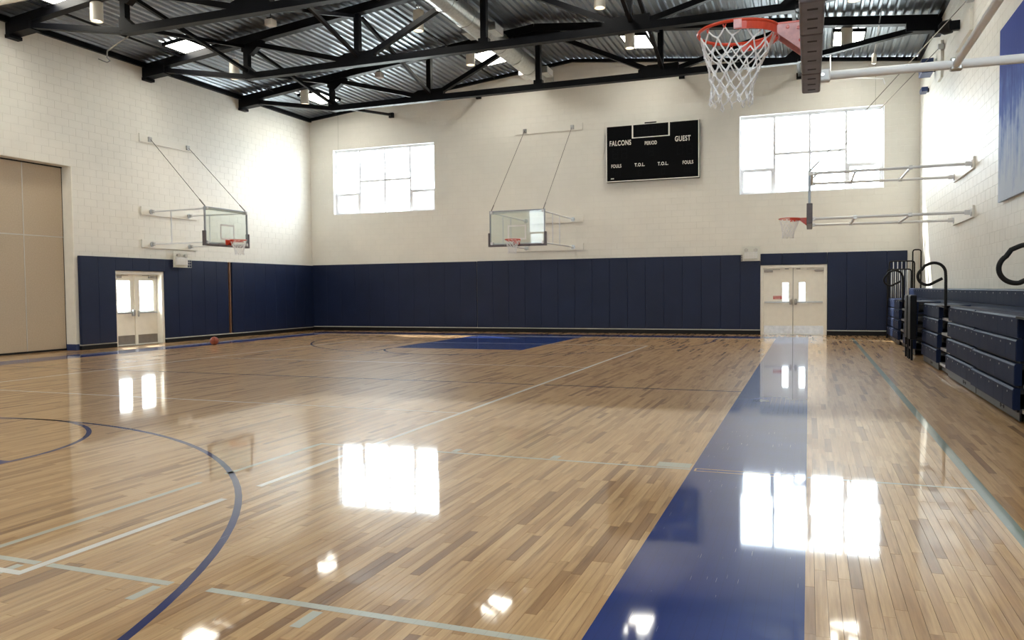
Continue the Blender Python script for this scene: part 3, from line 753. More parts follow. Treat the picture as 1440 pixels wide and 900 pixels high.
def pendant(x, y, label):
    zr = zroof(x); zb = zr-0.66; Lh = 0.56 if x < -14 or x > 0 else 0.56
    root = thing('pendant_light', label, 'pendant light', (x, y, zr), 0, 'cylinder pendant lights under the roof')
    m = MB().lathe([(0.10, -0.66), (0.135, -0.66), (0.14, -0.655), (0.14, -0.13), (0.125, -0.115)], 24)
    m = MB()
    n = 24
    ring = lambda r, z: [(r*math.cos(2*math.pi*q/n), r*math.sin(2*math.pi*q/n), z) for q in range(n)]
    pf = [(0.112, -0.60), (0.122, -0.66), (0.14, -0.66), (0.14, -0.13), (0.05, -0.10)]
    vs = [p for r, z in pf for p in ring(r, z)]
    m.add(vs, [(i*n+q, i*n+(q+1) % n, (i+1)*n+(q+1) % n, (i+1)*n+q) for i in range(len(pf)-1) for q in range(n)] + [tuple(range(4*n, 5*n))])
    m.build('housing', 'cream', root, True)
    MB().lathe([(0.111, -0.61), (0.111, -0.602)], 24).build('lens', 'lamp', root)
    MB().tube([(0, 0, -0.11), (0, 0, 0.02)], 0.014, 8).build('stem', 'chrome', root)
    MB().lathe([(0.05, -0.035), (0.06, 0.0), (0.06, 0.02)], 14).build('canopy', 'chrome', root, True)
    l = bpy.data.lights.new('downlight', 'SPOT'); l.energy = LAMP*10; l.color = (1.0, 0.80, 0.54); l.spot_size = math.radians(118); l.spot_blend = 0.7; l.shadow_soft_size = 0.1
    o = bpy.data.objects.new('downlight', l); COL.objects.link(o); o.parent = root; o.location = (0, 0, -0.70)
PX = (-15.88, -9.80, -4.83, 0.90)
for i, x in enumerate(PX):
    pendant(x, 22.62, 'cream cylinder pendant light near the farthest truss, %s' % side[i])
    pendant(x, 19.15, 'cream cylinder pendant light just past the middle truss, %s' % side[i])
pendant(-15.55, 14.05, 'cream cylinder pendant light by the nearest truss near the left wall')
for (x, y, zz, lab) in ((-12.62, 16.6, 0, 'small pale ceiling sensor box between nearest and middle trusses'), (-12.57, 21.85, 0, 'small pale ceiling sensor box before the farthest truss')):
    t = thing('sensor_box', lab, 'sensor', (x, y, zroof(x)), 0, 'small ceiling sensors')
    MB().cbox((0, 0, -0.58), (0.22, 0.22, 0.16)).build('case', 'clear_plastic', t, bevel=0.02)
    MB().cbox((0, 0, -0.485), (0.12, 0.16, 0.04)).build('cap', 'steel_black', t)
    MB().tube([(0, 0, -0.47), (0, 0, 0.0)], 0.010, 6).build('stem', 'steel_black', t)
def rod(name, pts, r, mat, label, cat, group=None, n=6):
    p0 = Vector(pts[0]); o = MB().tube([Vector(p)-p0 for p in pts], r, n).build(name, mat, smooth=True); o.location = p0
    return tag(o, label, cat, group)
zc = zroof(-16.85)-0.10
rod('conduit', [(-16.85, 10.5, zc), (-16.85, 26.0, zc)], 0.03, 'steel_black', 'long black conduit under the deck beside the left skylights', 'conduit')
rod('conduit', [(-10.35, 11.0, zroof(-10.35)-0.10), (-10.35, 26.0, zroof(-10.35)-0.10)], 0.03, 'steel_black', 'long black conduit under the deck left of the round duct', 'conduit')
rod('conduit', [(-14.55, 14.0, 7.36), (-15.45, 14.4, 7.34), (-15.75, 14.5, 7.30), (-16.25, 14.95, 7.33), (-16.75, 15.5, 7.45), (-17.5, 16.1, 7.65), (-18.0, 16.42, 7.83), (XL+0.03, 16.5, 7.93)], 0.014, 'cable',
    'thin bent grey conduit from nearest truss to the left wall', 'conduit')
rod('roof_pipe', [(XL+0.004, 12.45, 7.90), (-9.0, 12.45, 7.90)], 0.075, 'cream', 'cream pipe crossing under the roof in the top left corner', 'pipe', None, 14)
rod('conduit', [(0.55, 24.9, zroof(0.55)+0.02), (0.55, 24.9, 7.62), (0.65, 24.9, 7.55), (2.0, 25.6, 7.55), (2.1, YF-0.03, 7.55)], 0.018, 'white', 'thin white bent pipe beyond the near hoop arm', 'conduit')
hr = rod('hanger_rod', [(1.65, 21.5, zroof(1.65)+0.02), (1.62, 23.6, 7.75)], 0.016, 'chrome', 'slim grey rod with cream end slanting below deck beyond the near hoop', 'rod')
MB().lathe([(0.05, -0.14), (0.06, -0.12), (0.06, 0.1), (0.03, 0.14)], 14, (-0.03, 2.12, 7.64-zroof(1.65)-0.02)).build('end_weight', 'cream', hr, True)

# ------------------------------------------------------------------ basketball hoops
def hoop(label, loc, rz, D, style, near=False):
    """local frame: board face at x=0 looking +x, wall at x=-D, z = height above floor"""
    R_ = thing('basketball_hoop', label, 'basketball hoop', loc, rz, 'wall mounted basketball hoops')
    W, Z0, Z1 = 0.914, 2.90, 3.97
    MB().box(-0.012, 0.0, -W+0.02, W-0.02, Z0+0.02, Z1-0.02).build('glass_board', 'board_glass', R_)
    f = MB(); t = 0.035; xa, xb = -0.05, 0.004
    f.box(xa, xb, -W, W, Z1-t, Z1); f.box(xa, xb, -W, W, Z0, Z0+t)
    f.box(xa, xb, -W, -W+t, Z0+t, Z1-t); f.box(xa, xb, W-t, W, Z0+t, Z1-t)
    f.build('board_frame', 'board_frame', R_, bevel=0.004, seg=1)
    s = MB(); a, b, c = 0.305, 0.457, 0.05; zt = 3.05
    s.box(0, 0.002, -a, a, zt+b-c, zt+b); s.box(0, 0.002, -a, -a+c, zt, zt+b-c); s.box(0, 0.002, a-c, a, zt, zt+b-c); s.box(0, 0.002, -a+c, a-c, zt, zt+c)
    s.build('target_square', 'white', R_)
    px0, px1 = -0.086, 0.034
    def pad(y0, y1, z0, z1): return MB().box(px0, px1, y0, y1, z0, z1).build('edge_pad', 'edge_pad', R_, bevel=0.016, seg=3)
    pad(-0.42, 0.42, Z0-0.05, Z0+0.012)
    for sg in (-1, 1):
        m = MB(); q = [(sg*0.424, Z0-0.05), (sg*(W+0.04), Z0-0.05), (sg*(W+0.04), Z0+0.38), (sg*(W-0.015), Z0+0.38), (sg*(W-0.015), Z0+0.012), (sg*0.424, Z0+0.012)]
        m.prism([(px0, y, z) for y, z in q], (px1-px0, 0, 0)); m.build('edge_pad', 'edge_pad', R_, bevel=0.014, seg=3)
    for yy in (-0.84, -0.69, -0.54, -0.30, -0.10, 0.10, 0.30, 0.54, 0.69, 0.84):
        if near: MB().box(-0.054, -0.004, yy-0.011, yy+0.011, Z0-0.0515, Z0-0.0495).build('pad_slot', 'dark', R_)
    # rim
    cx, zr, rr = 0.381+0.01, 3.05, 0.236
    rim = MB(); rim.tube([(cx+rr*math.cos(t), rr*math.sin(t), zr-0.010) for t in [2*math.pi*k/48 for k in range(48)]], 0.010, 8, True)
    rim = rim.build('rim', 'rim', R_, True)
    bnd = MB(); pts = [math.pi-1.55+3.1*k/24 for k in range(25)]; vs = []
    for r in (rr-0.004, rr+0.004):
        for zz in (zr-0.062, zr-0.004): vs += [(cx+r*math.cos(t), r*math.sin(t), zz) for t in pts]
    n = 25; fs = []
    for i in range(24): fs += [(i, n+i, n+i+1, i+1), (2*n+i, 2*n+i+1, 3*n+i+1, 3*n+i), (i, i+1, 2*n+i+1, 2*n+i), (n+i, 3*n+i, 3*n+i+1, n+i+1)]
    fs += [(0, 2*n, 3*n, n), (24, n+24, 3*n+24, 2*n+24)]
    bnd.add(vs, fs); bnd.build('rim_band', 'rim', rim)
    if near:
        for sg in (-1, 1):
            aa = math.pi - sg*1.50
            m = MB().cbox((cx+(rr+0.004)*math.cos(aa), (rr+0.004)*math.sin(aa), zr-0.033), (0.045, 0.014, 0.05)); m.build('band_clip', 'rim_faded', rim)
    for k in range(12 if near else 0):
        t = 2*math.pi*(k+0.5)/12; r = rr-0.008
        MB().tube([(cx+r*math.cos(t+q*0.04), r*math.sin(t+q*0.04), zr-0.02-0.022*(1-abs(q))) for q in (-1, -0.5, 0, 0.5, 1)], 0.0035, 5).build('net_hook', 'rim', rim)
    x0 = cx-rr
    br = MB(); br.box(0.004, 0.016, -0.10, 0.10, zr-0.19, zr+0.006); br.box(0.016, x0+0.03, -0.075, 0.075, zr-0.014, zr-0.002)
    br.build('rim_bracket', 'rim', R_, bevel=0.002, seg=1)
    for sg in (-1, 1):
        m = MB(); m.prism([(0.016, sg*0.075, zr-0.014), (x0+0.025, sg*0.075, zr-0.014), (x0+0.005, sg*0.075, zr-0.065), (0.016, sg*0.075, zr-0.185)], (0, -sg*0.008, 0))
        g_ = m.build('side_gusset', 'rim_faded' if near else 'rim', R_)
        bo = MB()
        for (bx_, bz_) in ((0.045, -0.045), (0.035, -0.12), (0.105, -0.035)):
            bo.tube([(bx_, sg*0.075, zr+bz_), (bx_, sg*0.083, zr+bz_)], 0.010, 8)
        bo.build('bolt_head', 'rim', g_)
    # net
    net = MB(); lev = 7; rnd = random.Random(5)
    rad = [0.222, 0.200, 0.176, 0.155, 0.138, 0.125, 0.118, 0.122]; zz = [-0.035, -0.095, -0.155, -0.215, -0.272, -0.325, -0.372, -0.405]
    node = {}
    for k in range(8):
        for i in range(12):
            t = 2*math.pi*(i+0.5+0.5*(k % 2))/12 + (rnd.uniform(-0.05, 0.05) if k else 0)
            r = rad[k]*(1+(rnd.uniform(-0.06, 0.06) if k else 0)); node[k, i] = Vector((cx+r*math.cos(t)+0.006*k, r*math.sin(t), zr+zz[k]+(rnd.uniform(-0.012, 0.012) if k else 0)))
    cr, cn = (0.0048, 5) if near else (0.0055, 4)
    for k in range(7):
        for i in range(12):
            j = i if k % 2 == 0 else (i+1) % 12; j2 = (i-1) % 12 if k % 2 == 0 else i
            for q in (j, j2):
                a, b = node[k, i], node[k+1, q]; mid = (a+b)/2 + Vector((0, 0, -0.006))
                net.tube([a, mid, b], cr, cn)
    net.build('net', 'net', R_, True)
    if near or style != 'x':
        kn = MB()
        for k in range(1, 8):
            for i in range(12): kn.cbox(node[k, i], (0.013, 0.013, 0.016))
        kn = kn.build('net_knot', 'net', R_); kn['kind'] = 'stuff'
        fr = MB()
        for i in range(0, 12):
            a = node[7, i]; s_ = Vector((math.cos(i), math.sin(i), 0))*0.012
            fr.tube([a, a+s_+Vector((0,0,-0.025)), a+s_*0.3+Vector((0,0,-0.04)), a-s_+Vector((0,0,-0.022)), a], cr*0.9, 4)
        fr = fr.build('net_fringe', 'net', R_, True); fr['kind'] = 'stuff'
    # wall boards and tubes
    zl, zu, hy = 2.95, 3.91, 1.02 if style == 'side' else 0.86
    if style == 'left': hy = 0.76
    hb = hy+0.36 if style != 'side' else hy+0.12
    ztopb = {'side': 7.05, 'left': 6.03, 'far': 7.05}[style]
    wm = 'block'
    boards = [(zl, -hb, hb), (zu, -hb, hb), (ztopb, -hb, hb)] if style != 'side' else [(zl, -hb, hb), (zu, -hb, hb)]
    for zb, y0, y1 in boards:
        MB().box(-D+0.006, -D+0.046, y0, y1, zb-0.11, zb+0.13).build('mount_board', wm, R_, bevel=0.004, seg=1)
        if style != 'far':
            for yy in ((y1,) if style == 'left' else (-y1+0.05,)):
                pass
    r = 0.03
    yb = 0.72
    for zz_ in (zl, zu):
        for sg in (-1, 1):
            if style == 'side': a, b = (-D+0.05, sg*hy, zz_), (-0.10, sg*hy*0.88, zz_)
            elif style == 'left': a, b = (-D+0.05, sg*hy, zz_), (-0.07, sg*0.84, zz_)
            else: a, b = (-D+0.05, sg*hy, zz_), (-0.07, sg*0.84, zz_)
            arm = MB().tube([a, b], r if style == 'side' else 0.024, 10).build('support_arm', 'tube_white', R_, True)
            cl = MB().tube([(-D+0.046, a[1], zz_), (-D+0.066, a[1], zz_)], 0.075, 12); cl.cbox((-D+0.11, a[1], zz_), (0.11, 0.05, 0.09))
            cl.build('wall_flange', 'chrome' if style != 'side' else 'tube_white', R_)
            ec = MB().cbox((b[0]+0.03, b[1], zz_), (0.16, 0.07, 0.085)); ec.build('board_clevis', 'tube_white', R_, bevel=0.012)
            bl = MB().tube([(b[0]+0.0, b[1]-0.045, zz_), (b[0]+0.0, b[1]+0.045, zz_)], 0.012, 8); bl.build('clevis_pin', 'chrome', R_)
    if style == 'side':
        for zz_ in (zl, zu):
            if zz_ == zu: MB().box(-0.10, -0.05, -hy*0.88-0.03, hy*0.88+0.03, zz_-0.025, zz_+0.025).build('board_rail', 'tube_white', R_)
            for q in ((-1.95, -1.95), (-0.92, -0.92)):
                k = lambda xx: hy*(0.88+0.12*(-xx-0.1)/(D-0.15))
                MB().tube([(q[0], -k(q[0]), zz_), (q[1], k(q[1]), zz_)], 0.024, 10).build('cross_tube', 'tube_white', R_, True)
                for sg in (-1, 1): MB().cbox((q[0], sg*k(q[0]), zz_), (0.075, 0.05, 0.085)).build('tube_clamp', 'chrome', R_, bevel=0.01)
    else:
        qs = (-0.62*D,) if style == 'left' else (-0.30*D, -0.52*D)
        for q in qs:
            for sg in (-1, 1):
                yy = sg*(hy + (0.84-hy)*((q+D)/D))
                MB().tube([(q, yy, zl), (q, yy, zu)], 0.020, 8).build('strut', 'tube_white', R_, True)
        for zz_ in (zl, zu): MB().box(-0.09, -0.05, -0.88, 0.88, zz_-0.02, zz_+0.02).build('board_rail', 'tube_white', R_)
    # guy cables up to the wall
    for sg in (-1, 1):
        yw = sg*hy if style != 'side' else (-1.1 if sg < 0 else 2.6)
        zt_ = ztopb if style != 'side' else (7.30 if sg < 0 else 7.22)
        p0 = (-0.04, sg*0.86, Z1+0.01); p1 = (-D+0.10, yw if style != 'side' else (0.8 if sg > 0 else -2.9), zt_)
        MB().tube([p0, p1], 0.009, 6).build('guy_cable', 'cable', R_)
        MB().tube([p0, Vector(p0)+(Vector(p1)-Vector(p0)).normalized()*0.28], 0.018, 6).build('turnbuckle', 'cable', R_)
        MB().cbox((-D+0.075, p1[1], zt_), (0.06 if style != 'side' else 0.14, 0.12, 0.14)).build('cable_anchor', 'chrome', R_, bevel=0.01)
    return R_
hoop('glass basketball hoop on the far wall, facing the camera', (-8.47, 23.0, 0), -math.pi/2, YF-23.0, 'far')
hoop('glass basketball hoop on the left wall above the double doors', (-16.1, 18.95, 0), 0, 2.17, 'left')
hoop('distant edge-on basketball hoop reaching from the right wall', (-0.02, 18.98, 0), math.pi, 3.08, 'side')
hoop('large close basketball hoop at the top right, seen from below', (-0.018, 5.03, 0), math.pi, 3.08, 'side', True)

# right wall fittings high up
def wbox(name, label, cat, mat, y0, y1, z0, z1, d, bevel=0.0):
    o = MB().box(-d, 0, -(y1-y0)/2, (y1-y0)/2, 0, z1-z0).build(name, mat, bevel=bevel); o.location = (XR-0.006, (y0+y1)/2, z0)
    return tag(o, label, cat)
wbox('mount_board', 'cream board high on the right wall holding the black pulley', 'board', 'block', 18.25, 19.9, 6.62, 7.05, 0.06)
wbox('mount_board', 'cream board high on the right wall beside the navy speaker', 'board', 'block', 21.99, 22.5, 6.6, 7.5, 0.06)
t = thing('cable_pulley', 'round black cable winch high on the right wall', 'winch', (XR-0.07, 19.35, 7.05))
MB().tube([(-0.36, 0.1, -0.02), (-0.30, 0.06, -0.01), (-0.16, 0, 0)], [0.10, 0.15, 0.15], 18).build('drum', 'rubber', t, True)
MB().box(-0.20, 0.0, -0.06, 0.06, -0.10, 0.10).build('bracket', 'steel_black', t, bevel=0.01)
MB().tube([(-0.362, 0.1, -0.02), (-0.366, 0.1, -0.02)], 0.05, 14).build('hub_cap', 'chrome', t)
t = thing('wall_speaker', 'small navy box speaker near the top of the right wall', 'speaker', (XR-0.006, 23.3, 7.15))
MB().box(-0.36, -0.08, -0.30, 0.30, -0.16, 0.20).build('case', 'navy_box', t, bevel=0.012)
MB().box(-0.08, 0, -0.08, 0.08, -0.08, 0.1).build('bracket', 'steel_black', t)
t = thing('wall_speaker', 'tiny navy box beneath the speaker on the right wall', 'speaker', (XR-0.006, 24.5, 6.86))
MB().box(-0.20, -0.04, -0.2, 0.2, -0.06, 0.06).build('case', 'navy_box', t, bevel=0.012)
MB().box(-0.04, 0, -0.05, 0.05, -0.05, 0.05).build('bracket', 'steel_black', t)

# ------------------------------------------------------------------ mural panel on the right wall
t = thing('mural_panel', 'large blue and white painted canvas hanging on the right wall', 'mural', (XR-0.006, 13.6, 2.89))
MB().box(-0.06, -0.02, -1.9, 1.9, 0, 2.88).build('canvas', 'mural', t, bevel=0.004, seg=1)
m = MB(); m.box(-0.02, 0, -1.86, 1.86, 0.04, 0.10); m.box(-0.02, 0, -1.86, 1.86, 2.78, 2.84); m.box(-0.02, 0, 1.78, 1.86, 0.1, 2.78); m.build('stretcher', 'tan_wood', t)

# ------------------------------------------------------------------ scoreboard
SX0, SX1, SZ0, SZ1 = -6.40, -3.33, 5.08, 6.95
t = thing('scoreboard', 'black scoreboard with white lettering high on the far wall', 'scoreboard', ((SX0+SX1)/2, YF-0.005, SZ0))
W2, Hh = (SX1-SX0)/2, SZ1-SZ0
MB().box(-W2, W2, -0.17, -0.005, 0, Hh).build('case', 'score', t, bevel=0.006, seg=1)
fr = MB(); bw = 0.030; y0, y1 = -0.178, -0.168
fr.box(-W2, W2, y0, y1, 0, bw); fr.box(-W2, W2, y0, y1, Hh-bw, Hh); fr.box(-W2, -W2+bw, y0, y1, bw, Hh-bw); fr.box(W2-bw, W2, y0, y1, bw, Hh-bw)
fr.build('border', 'score_white', t)
U = lambda u: -W2+u*2*W2
V = lambda v: Hh*(1-v)
fr = MB(); fr.box(U(0.285), U(0.30), y0, y1, V(0.235), Hh-bw); fr.box(U(0.678), U(0.693), y0, y1, V(0.235), Hh-bw); fr.box(U(0.285), U(0.693), y0, y1, V(0.25), V(0.235))
fr.build('clock_border', 'score_white', t)
MB().box(U(0.425), U(0.55), -0.19, -0.12, Hh-0.012, Hh+0.03).build('horn', 'rubber', t)
RX = (math.pi/2, 0, 0)
for body, u, v, sz, sx in (('FALCONS', 0.157, 0.318, 0.235, 0.66), ('GUEST', 0.828, 0.318, 0.235, 0.66), ('PERIOD', 0.49, 0.352, 0.165, 0.66), ('FOULS', 0.112, 0.722, 0.155, 0.70),
                       ('T.O.L.', 0.37, 0.722, 0.15, 0.80), ('T.O.L.', 0.62, 0.728, 0.15, 0.80), ('FOULS', 0.882, 0.733, 0.155, 0.70)):
    text(body, sz, (U(u), -0.1725, V(v)), RX, 'score_white', t, sx=sx, bold=0.022)
m = MB()
for q in (0.052, 0.064, 0.076): m.box(U(q), U(q+0.010), -0.1735, -0.1705, V(0.95), V(0.932))
m.build('maker_plate', 'score_white', t)
dg = MB()
def digit(cx, cz, w_, h_):
    tt = w_*0.16
    for (a, b, c, d_) in ((-w_/2, w_/2, h_/2-tt, h_/2), (-w_/2, w_/2, -tt/2, tt/2), (-w_/2, w_/2, -h_/2, -h_/2+tt), (-w_/2, -w_/2+tt, tt/2, h_/2-tt), (w_/2-tt, w_/2, tt/2, h_/2-tt), (-w_/2, -w_/2+tt, -h_/2+tt, -tt/2), (w_/2-tt, w_/2, -h_/2+tt, -tt/2)):
        dg.box(cx+a, cx+b, -0.1725, -0.170, cz+c, cz+d_)
for u in (0.10, 0.20, 0.80, 0.90): digit(U(u), V(0.50), 0.20, 0.34)
for u in (0.37, 0.62): digit(U(u), V(0.86), 0.13, 0.2)
for u in (0.09, 0.14, 0.86, 0.91): digit(U(u), V(0.84), 0.11, 0.2)
digit(U(0.49), V(0.50), 0.18, 0.28)
for u in (0.37, 0.44, 0.53, 0.60): digit(U(u), V(0.12), 0.17, 0.28)
dg = dg.build('unlit_digit', simple('unlit_segments', (0.0045, 0.005, 0.006), 0.6, spec=0.07), t); dg['kind'] = 'stuff'

# ------------------------------------------------------------------ emergency lights with wire guards
def emergency(label, loc, rz, w_, h_):
    t = thing('emergency_light', label, 'emergency light', loc, rz, 'emergency lights in wire guards')
    MB().box(-w_*0.36, w_*0.36, -0.10, -0.012, 0.06, h_*0.62).build('battery_case', 'white', t, bevel=0.012)
    MB().box(-w_*0.47, w_*0.47, -0.012, 0, 0.0, h_).build('back_plate', 'guard', t)
    for s in (-1, 1):
        hd = MB().tube([(s*w_*0.24, -0.03, h_*0.75), (s*w_*0.25, -0.11, h_*0.74)], [0.045, 0.062], 14).build('lamp_head', 'chrome', t, True)
        MB().tube([(s*w_*0.25, -0.112, h_*0.74), (s*w_*0.25, -0.115, h_*0.74)], 0.05, 14).build('lens', 'clear_plastic', hd)
    g = MB(); n = 7
    for i in range(n+1):
        xx = -w_/2+w_*i/n; g.tube([(xx, 0, -0.01), (xx, -0.15, -0.01), (xx, -0.15, h_), (xx, 0, h_)], 0.0035, 4)
    for i in range(7):
        zz = -0.01+(h_+0.01)*i/6; g.tube([(-w_/2, 0, zz), (-w_/2, -0.15, zz), (w_/2, -0.15, zz), (w_/2, 0, zz)], 0.0035, 4)
    g.build('wire_guard', 'guard', t)
emergency('caged emergency light above the far wall padding left of doors', (-1.725, YF-0.09, 2.35), 0, 0.58, 0.45)
emergency('caged emergency light on the left wall below the hoop', (XL+0.09, 19.25, 2.30), math.pi/2, 0.62, 0.48)

# ------------------------------------------------------------------ bleachers
XB = 2.07
bl = thing('bleachers', 'retracted navy telescopic bleachers along the right wall', 'bleachers', (2.5, 15, 0))
O = Vector((2.5, 15, 0))
def B(m, x0, x1, y0, y1, z0, z1): return m.box(x0-O.x, x1-O.x, y0-O.y, y1-O.y, z0, z1)
SECT = [(22.05, 24.95), (18.95, 20.85), (15.60, 17.55), (12.29, 14.58), (9.88, 12.25), (6.2, 8.75)]
AISLE = [(20.85, 22.05), (14.58, 15.60), (8.75, 9.88)]
TOPS = [1.155, 0.900, 0.635, 0.372]
seat_cache = {}
def seat_mesh(wd):
    k = round(wd, 3)
    if k not in seat_cache:
        h = wd/2-0.002
        m = MB(); q = [(0, -0.225), (0, -0.02), (0.025, 0), (0.30, 0), (0.30, -0.04), (0.04, -0.05), (0.03, -0.225)]
        m.prism([(x, -h, z) for x, z in q], (0, 2*h, 0))
        seat_cache[k] = m.mesh('seat', 'seat')
        b = MB().tube([(-0.003, 0, -0.055), (0.006, 0, -0.055)], 0.011, 8)
        seat_cache[k, 'b'] = b.mesh('seat_bolt', 'alu')
    return seat_cache[k], seat_cache[k, 'b']
for (a, b) in SECT:
    for i, zt in enumerate(TOPS):
        n = round((b-a)/0.46); wd = (b-a)/n; me, be = seat_mesh(wd)
        dx = 0.012*(3-i) + (0.03 if a > 12 else 0)
        for k in range(n):
            s = inst('seat', me, (XB+dx-O.x, a+wd*(k+0.5)-O.y, zt), bl)
            inst('seat_bolt', be, (0, 0, 0), s)
        for yy in (a, b):
            m = MB(); B(m, XB+dx+0.004, XB+dx+0.075, yy-0.012, yy+0.012, zt-0.235, zt+0.003); m.build('end_cap', 'seat', bl, bevel=0.005, seg=1)
            m = MB(); B(m, XB+dx+0.075, XB+dx+0.30, yy-0.006, yy+0.006, zt-0.06, zt-0.005); m.build('end_bracket', 'dark', bl)
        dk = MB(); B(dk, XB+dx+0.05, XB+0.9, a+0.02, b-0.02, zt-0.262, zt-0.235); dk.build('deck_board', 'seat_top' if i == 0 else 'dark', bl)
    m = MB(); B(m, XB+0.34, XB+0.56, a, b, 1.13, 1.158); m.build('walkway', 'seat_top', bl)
    m = MB(); B(m, XB+0.07, XB+0.085, a, b, 0.015, 0.14); m.build('skirt_panel', 'skirt', bl)
    lat = MB()
    k = a+0.9
    while k < b-0.3:
        lat.tube([(XB+0.066-O.x, k-O.y, 0.075), (XB+0.07-O.x, k-O.y, 0.075)], 0.028, 10); lat.tube([(XB+0.066-O.x, k-0.16-O.y, 0.075), (XB+0.07-O.x, k-0.16-O.y, 0.075)], 0.022, 10)
        B(lat, XB+0.066, XB+0.07, k-0.16, k, 0.070, 0.080); k += 2.2
    lat.build('latch_slot', 'dark', bl)
# dark understructure and aisle steps
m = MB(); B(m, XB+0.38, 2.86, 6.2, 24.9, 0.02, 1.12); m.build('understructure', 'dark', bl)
for (a, b) in AISLE:
    for i, zt in enumerate(TOPS):
        dx = 0.012*(3-i)
        m = MB(); B(m, XB+dx+0.10, XB+0.42, a+0.02, b-0.02, zt-0.235, zt-0.215); m.build('aisle_step', 'alu', bl, bevel=0.004, seg=1)
        m = MB(); B(m, XB+dx+0.085, XB+dx+0.11, a+0.02, b-0.02, zt-0.262, zt-0.218); m.build('step_nosing', 'alu', bl)
        if i == 0:
            st = MB()
            st.bar((XB+0.2-O.x, a+0.15-O.y, 0.94), (XB+0.2-O.x, a+0.45-O.y, 1.13), 0.03, 0.03)
            st.bar((XB+0.2-O.x, a+0.65-O.y, 0.94), (XB+0.2-O.x, a+0.40-O.y, 1.13), 0.03, 0.03); st.build('step_brace', 'steel_black', bl)
            m = MB(); B(m, XB+0.02, XB+0.36, a+0.0, b-0.0, 1.13, 1.155); m.build('aisle_top', 'steel_black', bl)
        else:
            m = MB(); B(m, XB+0.22, XB+0.25, (a+b)/2-0.02, (a+b)/2+0.02, zt-0.22, zt+0.03); m.build('step_post', 'steel_black', bl)
    m = MB(); B(m, XB+0.12, XB+0.135, a, b, 0.015, 0.14); m.build('skirt_panel', 'skirt', bl)
# rear top row
n = round((24.6-6.2)/0.46); wd = (24.6-6.2)/n
for k in range(n):
    m_y = 6.2+wd*(k+0.5)
    me, be = seat_mesh(wd)
    s = inst('top_row_seat', me, (2.62-O.x, m_y-O.y, 1.435), bl); inst('seat_bolt', be, (0, 0, 0), s)
m = MB(); B(m, 2.62, 3.02, 24.6, 24.63, 1.0, 1.44); m.build('end_cap', 'seat', bl)
m = MB(); B(m, 2.66, 3.02, 6.2, 24.6, 0.02, 1.39); m.build('rear_frame', 'dark', bl)
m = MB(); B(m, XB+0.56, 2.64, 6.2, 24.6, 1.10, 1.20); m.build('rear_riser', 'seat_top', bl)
# P-shaped handrails
for yy in (20.83, 14.55, 8.62):
    x0 = 2.09
    pts = [(x0, 1.12), (x0, 1.35), (x0, 1.60), (x0-0.005, 1.70)]
    c1 = (x0-0.175, 1.70); pts += [(c1[0]+0.17*math.cos(t), c1[1]+0.17*math.sin(t)) for t in [0.2+i*0.15 for i in range(13)]]
    pts += [(x0-0.31, 1.825)]
    c2 = (x0-0.265, 1.65)
    pts += [(c2[0]+0.145*math.cos(t), c2[1]+0.14*math.sin(t)) for t in [2.2+i*0.15 for i in range(19)]]
    pts += [(x0-0.05, 1.615)]
    h = MB().tube([(p[0]-O.x, yy-O.y, p[1]) for p in pts], 0.024, 10).build('handrail', 'rubber', bl, True)
    m = MB(); B(m, x0-0.06, x0+0.06, yy-0.06, yy+0.06, 1.155, 1.17); m.build('rail_socket', 'steel_black', h)

# pair of black stanchion boxes standing in the bleacher gap
for yy, lab in ((18.45, 'far one of two black upright boxes standing against the bleachers'), (17.85, 'near one of two black upright boxes standing against the bleachers')):
    t = thing('upright_box', lab, 'stanchion', (1.965, yy, 0), 0, 'black upright boxes at the bleacher gap')
    MB().box(-0.06, 0.06, -0.22, 0.22, 0.42, 1.30).build('body', 'steel_black', t, bevel=0.012)
    MB().box(-0.05, 0.05, -0.20, 0.20, 1.30, 1.312).build('top_cap', 'skirt', t)
    for s in (-1, 1): MB().box(-0.045, -0.005, s*0.19-0.03, s*0.19+0.03, 0.0, 0.42).build('leg', 'steel_black', t)
    MB().box(-0.04, -0.01, -0.16, 0.16, 0.22, 0.26).build('rung', 'steel_black', t)

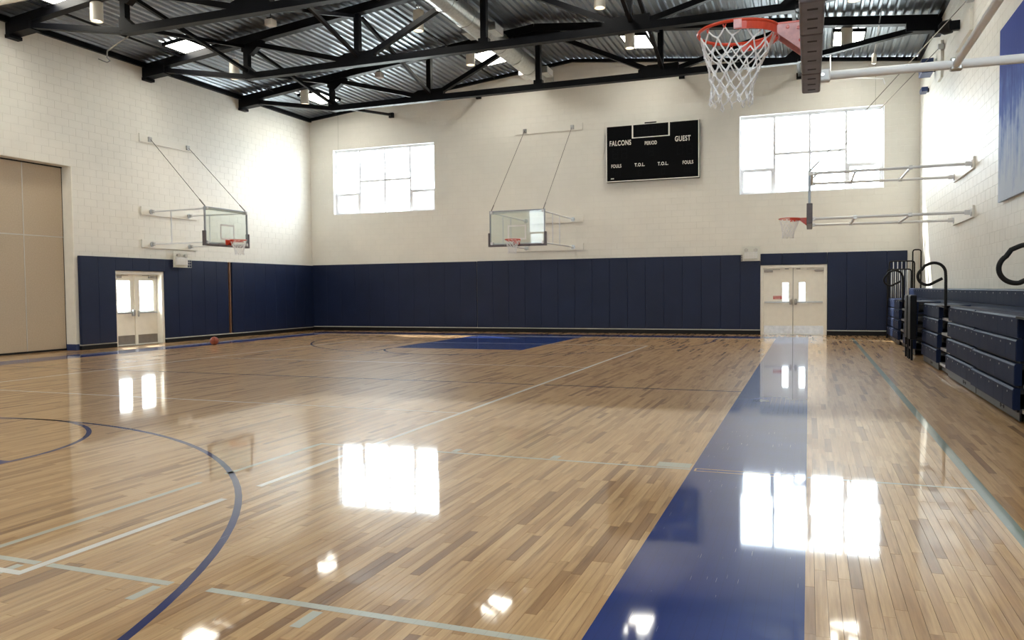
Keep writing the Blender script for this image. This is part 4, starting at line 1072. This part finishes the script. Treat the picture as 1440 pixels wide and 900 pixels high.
# guard rails behind the far end of the bleachers
def guard(label, loc, rz, w_, z0, z1, n, bal):
    t = thing('guard_rail', label, 'railing', loc, rz, 'black guard rails in the far right corner')
    m = MB().tube([(0, 0, z0), (0, 0, z1-0.06), (0.02, 0, z1-0.015), (0.06, 0, z1), (w_-0.06, 0, z1), (w_-0.02, 0, z1-0.015), (w_, 0, z1-0.06), (w_, 0, z0)], 0.02, 8)
    m.build('frame', 'rubber', t, True)
    MB().tube([(0, 0, z0+1.15), (w_, 0, z0+1.15)], 0.016, 8).build('rail', 'rubber', t, True)
    for i in range(n):
        xx = w_*(i+1)/(n+1)
        MB().tube([(xx, 0, z0+0.1), (xx, 0, z1)], 0.014, 8).build('baluster', bal, t, True)
    MB().tube([(0, 0, z0+0.1), (w_, 0, z0+0.1)], 0.016, 8).build('rail', 'rubber', t, True)
guard('railing with pale balusters behind the far end of the bleachers', (2.19, 25.45, 0), 0, 0.66, 0.0, 2.22, 5, 'alu')
guard('lower railing with pale balusters standing in front of the corner railing', (2.12, 25.15, 0), 0, 0.62, 0.0, 1.98, 5, 'alu')
guard('tall narrow black rail frame in the corner by right wall', (2.82, 25.6, 0), 0.1, 0.22, 0.0, 2.55, 0, 'alu')

# ------------------------------------------------------------------ basketball
t = thing('basketball', 'orange-brown basketball on the floor by the left wall padding', 'ball', (-15.95, 18.12, 0))
r = 0.121; m = MB(); n, k = 24, 14
m.lathe([(r*math.sin(math.pi*(i+0.02)/k*0.999), r-r*math.cos(math.pi*(i+0.02)/k*0.999)) for i in range(k+1)], n); m.build('cover', 'ball', t, True)
s = MB()
for ax in range(2):
    s.tube([((r+0.0004)*math.cos(a), 0, r+(r+0.0004)*math.sin(a)) if ax == 0 else ((r+0.0004)*math.cos(a), (r+0.0004)*math.sin(a), r) for a in [2*math.pi*i/36 for i in range(36)]], 0.0032, 5, True)
for sg in (-1, 1):
    s.tube([((r+0.0004)*math.cos(a)*0.72, sg*(r+0.0004)*math.sqrt(max(0, 1-(0.72*math.cos(a))**2-(math.sin(a))**2*0.9)) if True else 0, r+(r+0.0004)*math.sin(a)*math.sqrt(0.9)) for a in [2*math.pi*i/36 for i in range(36)]], 0.0032, 5, True)
s.build('seam', 'rubber', t, True)
